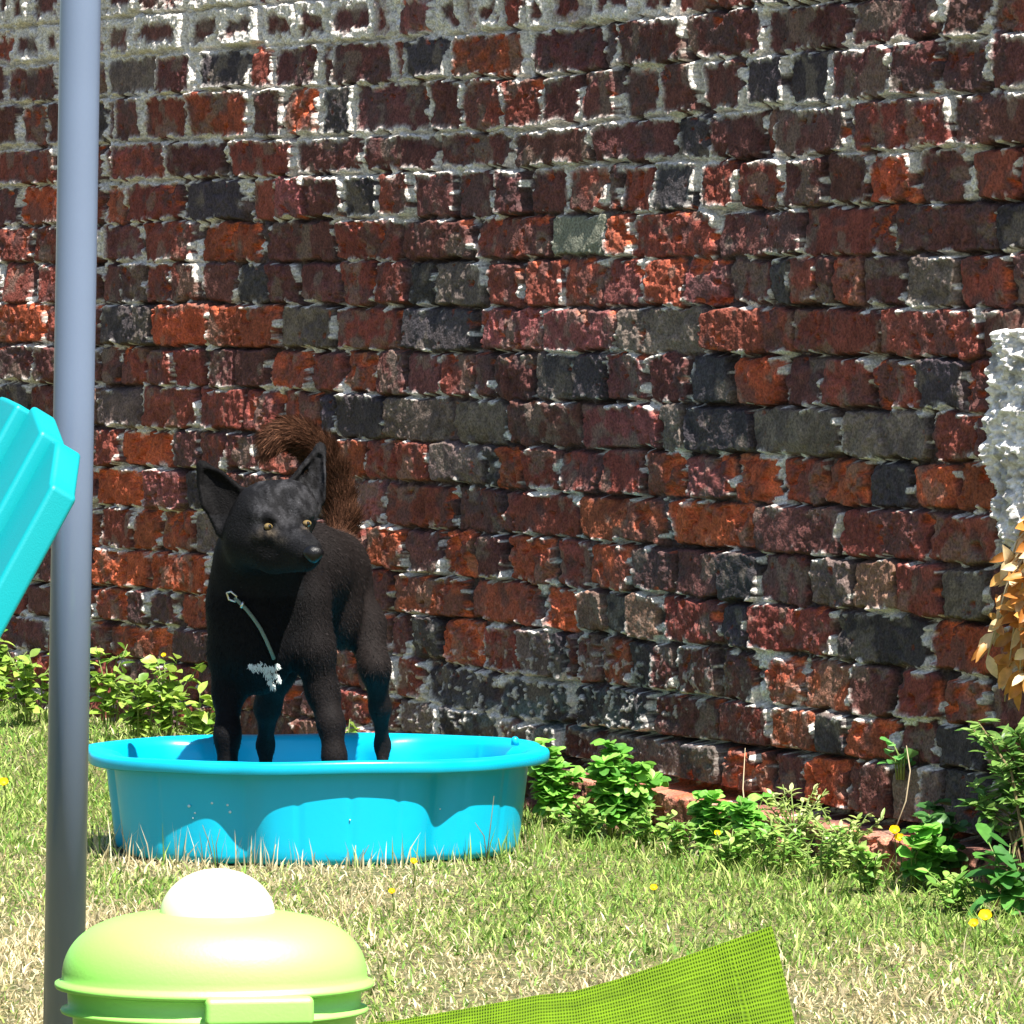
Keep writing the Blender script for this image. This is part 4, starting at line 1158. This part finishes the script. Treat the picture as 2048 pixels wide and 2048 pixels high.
# ------------------------------------------------------------------ turquoise slatted garden chair (only its back's corner is in view)
M_chair = plain("turquoise_chair_plastic", (0.0, 0.30, 0.335), 0.45, 0, 0.4, 0.16, 700, 0.06, 12)
def build_chair():
    psi, rec = R(66), R(30.1)
    A = np.array([math.cos(psi), -math.sin(psi), 0])
    Fd = np.array([-math.sin(psi), -math.cos(psi), 0])
    S = -Fd * math.sin(rec) + np.array([0, 0, math.cos(rec)])
    Nn = Fd * math.cos(rec) + np.array([0, 0, math.sin(rec)])
    O = P(152, 1006, 4.5)
    arch_a = np.array([-0.57, -0.518, -0.502, -0.429, -0.370, -0.285, -0.200, -0.141, -0.068, -0.052, 0.0])
    arch_s = np.array([0.0, 0.0484, 0.0562, 0.0848, 0.0922, 0.0950, 0.0922, 0.0848, 0.0562, 0.0484, 0.0])
    LOW = -0.62
    root_loc = O + S * LOW - A * 0.285
    root_loc = np.array([root_loc[0], root_loc[1], 0.0])
    root = empty("garden_chair", root_loc, "turquoise plastic slatted garden chair with rounded back at the left edge", "chair")
    NS = 8
    pitch = 0.57 / NS
    for i in range(NS):
        a1 = -i * pitch; a0 = a1 - pitch + 0.003
        step = 0.0115 * min(i, NS - 1 - i)
        aa = np.linspace(a0, a1, 9)
        ss = np.interp(aa, arch_a, arch_s)
        if 0 < i < NS - 1: ss = ss - 0.006 - 0.0068 * (min(i, NS - 1 - i) - 1)
        if i == 0:  ss = np.minimum(ss, 0.0488); ss[-1] = 0.004
        if i == NS - 1:  ss = np.minimum(ss, 0.0488); ss[0] = 0.004
        top = [O + A * a + S * s_ for a, s_ in zip(aa, ss)]
        poly = [O + A * a0 + S * LOW] + top + [O + A * a1 + S * LOW]
        poly = [q + Nn * step for q in poly]
        obj("back_slat", [prism(poly, Nn * 0.028)], M_chair, root, bevel=0.005, seg=3)
    # rails behind the slats
    obj("back_rail", [box(O + S * -0.33 - A * 0.285 - Nn * 0.045, A * 0.29, S * 0.03, Nn * 0.014)], M_chair, root, bevel=0.004)
    obj("back_rail", [box(O + S * -0.57 - A * 0.285 - Nn * 0.045, A * 0.29, S * 0.03, Nn * 0.014)], M_chair, root, bevel=0.004)
    # seat slats, arms, legs: out of the frame to the left
    sb = O + S * -0.60 - A * 0.285
    for j in range(6):
        c = sb + Fd * (0.07 + 0.082 * j); c[2] = sb[2] + 0.03 + 0.028 * j
        obj("seat_slat", [box(c, A * 0.29, Fd * 0.036 + np.array([0, 0, 0.011]), np.array([0, 0, 0.010]))], M_chair, root, bevel=0.004)
    for sg in (-1, 1):
        side = sb + A * (sg * 0.31)
        arm = side + Fd * 0.26; arm[2] = sb[2] + 0.30
        obj("armrest", [box(arm, A * 0.05, Fd * 0.36, np.array([0, 0, 0.012]))], M_chair, root, bevel=0.008)
        fl_ = side + Fd * 0.50; fl_[2] = (arm[2] - 0.012) / 2
        obj("leg", [box(fl_, A * 0.012, Fd * 0.04, np.array([0, 0, fl_[2]]))], M_chair, root, bevel=0.004)
        # sloping rear leg running back under the seat
        p0 = side + Fd * 0.52; p0[2] = sb[2] + 0.15; p1 = side - Fd * 0.22; p1[2] = 0.03
        dv = (p1 - p0) / 2
        obj("leg", [box((p0 + p1) / 2 - A * sg * 0.026, A * 0.012, dv, np.array([0, 0, 0.028]))], M_chair, root, bevel=0.004)
build_chair()

# ------------------------------------------------------------------ lime green lidded tub
M_lime = plain("lime_plastic", (0.31, 0.74, 0.13), 0.50, 0, 1.0, 0.1, 300, 0.06, 10, 0.1)
M_cream = plain("cream_knob", (0.82, 0.82, 0.55), 0.35, 0, 0.5)
def build_tub():
    Yt = 4.72
    c = P(429, 1966, Yt); zf = c[2]
    k = Yt / F
    root = empty("lidded_tub", (c[0], Yt, 0), "lime green plastic tub with domed lid and big cream knob in the foreground", "tub")
    n = 128; th = np.linspace(0, 2 * math.pi, n, endpoint=False)
    def ring(rx, z, asp=0.70, cx_=0.0):
        return np.stack([c[0] + cx_ + rx * np.cos(th), Yt + rx * asp * np.sin(th), np.full(n, z)], 1)
    W = 0.151
    # body: rim lip, band, ledge, tapering pot
    body = [(0.095, 0.012), (0.110, 0.014), (0.122, 0.05), (0.130, 0.09), (0.134, zf - 0.030), (0.1365, zf - 0.0275), (0.1445, zf - 0.0265), (0.1455, zf - 0.0245), (0.1445, zf - 0.0225), (0.138, zf - 0.021), (0.139, zf - 0.006), (0.140, zf - 0.0045), (0.134, zf - 0.004), (0.130, zf - 0.02), (0.118, 0.05), (0.09, 0.02)]
    V, Fs = rings_mesh([ring(r, z) for r, z in body], True, True)
    obj("pot", [(V, Fs)], M_lime, root, True)
    # lid: flange then a flattened dome
    lid = [(0.136, zf - 0.0035), (0.1495, zf - 0.0035), (0.151, zf - 0.001), (0.1505, zf + 0.0018), (0.1455, zf + 0.0035), (0.1440, zf + 0.006)]
    hd = 0.062
    for t in np.linspace(0, 1, 22)[1:]:
        a = t * math.pi / 2
        r = 0.1440 * (math.cos(a) ** 0.56); z = zf + 0.006 + hd * math.sin(a) ** 0.92
        if r > 0.012: lid.append((r, z))
    lid.append((0.010, zf + 0.006 + hd))
    V, Fs = rings_mesh([ring(r, z) for r, z in lid], True, True)
    lo = obj("lid", [(V, Fs)], M_lime, root, True)
    # knob: a half dome standing on the lid
    kb = []
    z0 = zf + hd - 0.010
    kx = P(435, 1845, Yt)[0] - c[0]
    for t in np.linspace(0, 1, 20):
        a = t * math.pi / 2
        kb.append((0.0545 * max(0.02, math.cos(a)), z0 + 0.012 + 0.044 * math.sin(a)))
    kb = [(0.0545, z0)] + kb
    V, Fs = rings_mesh([ring(r, z, 0.8, kx) for r, z in kb], True, True)
    obj("knob", [(V, Fs)], M_cream, lo, True)
    # clip at the front
    fx = P(530, 1990, Yt)[0]; yy = Yt - W * 0.70 * math.sqrt(max(0, 1 - ((fx - c[0]) / W) ** 2)) - 0.004
    ctr = np.array([fx, yy, zf - 0.0125])
    obj("clip", [box(ctr, (0.0500, 0.006, 0), (-.0008, 0.008, 0), (0, 0.0, 0.0135))], M_lime, lo, bevel=0.006, seg=4)
    ctr2 = ctr + np.array([-0.12, 0.0, 0])
    for (fxx, fyy) in ((-0.07, -0.045), (0.07, -0.045), (-0.07, 0.045), (0.07, 0.045)):
        q = np.array([c[0] + fxx, Yt + fyy, 0.0])
        obj("foot", [tube([q, q + np.array([0, 0, 0.016])], [0.012, 0.014], 16)], M_lime, root, True)
build_tub()

# ------------------------------------------------------------------ green mesh sling of a low folding seat
def mesh_mat():
    m, t, b = new_mat("green_mesh_fabric")
    uv = t.nodes.new("ShaderNodeUVMap")
    def wave(sx, sy, dirn, scale):
        mp = t.nodes.new("ShaderNodeMapping"); mp.inputs["Scale"].default_value = (sx, sy, 1)
        t.links.new(uv.outputs[0], mp.inputs[0])
        w = t.nodes.new("ShaderNodeTexWave"); w.bands_direction = dirn; w.inputs["Scale"].default_value = scale; w.inputs["Distortion"].default_value = 1.6; w.inputs["Detail"].default_value = 1; w.inputs["Detail Scale"].default_value = 0.6
        t.links.new(mp.outputs[0], w.inputs["Vector"])
        return w.outputs["Fac"]
    a = wave(1, 1, 'X', 0.62 / 4.6 * 10); bb = wave(1, 1, 'Y', 0.62 / 6.0 * 10)
    mul = t.nodes.new("ShaderNodeMath"); mul.operation = 'MULTIPLY'; t.links.new(a, mul.inputs[0]); t.links.new(bb, mul.inputs[1])
    cr = t.nodes.new("ShaderNodeValToRGB")
    cr.color_ramp.elements[0].position = 0.45; cr.color_ramp.elements[0].color = (*srgb(94, 124, 9), 1)
    cr.color_ramp.elements[1].position = 0.95; cr.color_ramp.elements[1].color = (*srgb(52, 76, 6), 1)
    t.links.new(mul.outputs[0], cr.inputs[0])
    n = t.nodes.new("ShaderNodeTexNoise"); n.inputs["Scale"].default_value = 0.5; n.inputs["Detail"].default_value = 5
    t.links.new(uv.outputs[0], n.inputs["Vector"])
    mr = t.nodes.new("ShaderNodeMapRange"); mr.inputs[3].default_value = 0.65; mr.inputs[4].default_value = 1.25
    mp2 = t.nodes.new("ShaderNodeMapping"); mp2.inputs["Scale"].default_value = (0.10, 2.6, 1)
    t.links.new(uv.outputs[0], mp2.inputs[0])
    nr = t.nodes.new("ShaderNodeTexNoise"); nr.inputs["Scale"].default_value = 1.0; nr.inputs["Detail"].default_value = 3
    t.links.new(mp2.outputs[0], nr.inputs["Vector"])
    avg = t.nodes.new("ShaderNodeMath"); avg.operation = 'MULTIPLY_ADD'; avg.inputs[1].default_value = 1.5; avg.inputs[2].default_value = -0.75
    t.links.new(nr.outputs["Fac"], avg.inputs[0])
    add2 = t.nodes.new("ShaderNodeMath"); add2.operation = 'ADD'
    t.links.new(avg.outputs[0], add2.inputs[0]); t.links.new(n.outputs["Fac"], add2.inputs[1])
    t.links.new(add2.outputs[0], mr.inputs[0])
    sc = t.nodes.new("ShaderNodeVectorMath"); sc.operation = 'SCALE'
    t.links.new(cr.outputs[0], sc.inputs[0]); t.links.new(mr.outputs[0], sc.inputs["Scale"])
    t.links.new(sc.outputs[0], b.inputs["Base Color"])
    b.inputs["Roughness"].default_value = 0.75; b.inputs["Specular IOR Level"].default_value = 0.2
    inv = t.nodes.new("ShaderNodeMath"); inv.operation = 'SUBTRACT'; inv.inputs[0].default_value = 1; t.links.new(mul.outputs[0], inv.inputs[1])
    bp = t.nodes.new("ShaderNodeBump"); bp.inputs["Strength"].default_value = 0.9; bp.inputs["Distance"].default_value = 0.002
    t.links.new(inv.outputs[0], bp.inputs["Height"]); t.links.new(bp.outputs[0], b.inputs["Normal"])
    return m
M_mesh = mesh_mat()
def build_sling():
    Ys = 4.35
    top = np.array([[620, 2062], [797, 2040], [960, 2012], [1076, 1990], [1146, 1983], [1239, 1957], [1340, 1922], [1440, 1888], [1543, 1852]], float)
    bot = np.array([[640, 2330], [797, 2325], [960, 2318], [1076, 2312], [1180, 2305], [1300, 2298], [1420, 2290], [1530, 2284], [1622, 2280]], float)
    nu, nv = 220, 90
    tt = np.linspace(0, 1, nu); L = np.concatenate([[0], np.cumsum(np.hypot(*np.diff(top, axis=0).T))]); L /= L[-1]
    T = np.stack([np.interp(tt, L, top[:, i]) for i in (0, 1)], 1); Bm = np.stack([np.interp(tt, L, bot[:, i]) for i in (0, 1)], 1)
    V = np.zeros((nv, nu, 3)); UVc = np.zeros((nv, nu, 2))
    for j in range(nv):
        f = j / (nv - 1)
        uv_ = T * (1 - f) + Bm * f
        uv_[:, 0] += 10 * math.sin(math.pi * f) * tt * (tt > 0.9)
        Yj = Ys + 0.10 - 0.20 * f + 0.012 * np.sin(tt * 9 + f * 3) * (0.4 + f) + (fbm(tt * 6, np.full(nu, f * 3), 3, 71) - .5) * 0.02
        V[j] = np.stack([(uv_[:, 0] - CX) / F * Yj, Yj, CAMH - (uv_[:, 1] - HY) / F * Yj], 1)
        UVc[j] = np.stack([tt * 41, np.full(nu, f * 15)], 1)      # centimetres
    root = empty("folding_seat", (V[-1, nu // 2, 0], Ys, 0), "lime green mesh fabric seat sloping up at the bottom right of the pool", "seat")
    idx = np.arange(nu * nv).reshape(nv, nu)
    q = np.stack([idx[1:, :-1], idx[1:, 1:], idx[:-1, 1:], idx[:-1, :-1]], -1).reshape(-1, 4)
    o = mesh_np("mesh_sling", V.reshape(-1, 3), q.ravel(), np.full(len(q), 4), M_mesh, root, True, None, UVc.reshape(-1, 2))
    sm = o.modifiers.new("thick", 'SOLIDIFY'); sm.thickness = 0.003; sm.offset = -1
    M_fr = plain("dark_frame", (0.03, 0.035, 0.03), 0.4, 0.3)
    lowp = V[-1, ::20] + np.array([0, 0, -0.006])
    obj("frame_tube", [tube(lowp, 0.008, 12)], M_fr, root, True)
    for k in (3, nu // 2, nu - 6):
        a = V[-1, k] + np.array([0, 0, -0.006]); b_ = np.array([a[0], a[1] + 0.02, 0.0])
        obj("leg", [tube([a, b_], 0.008, 12)], M_fr, root, True)
build_sling()
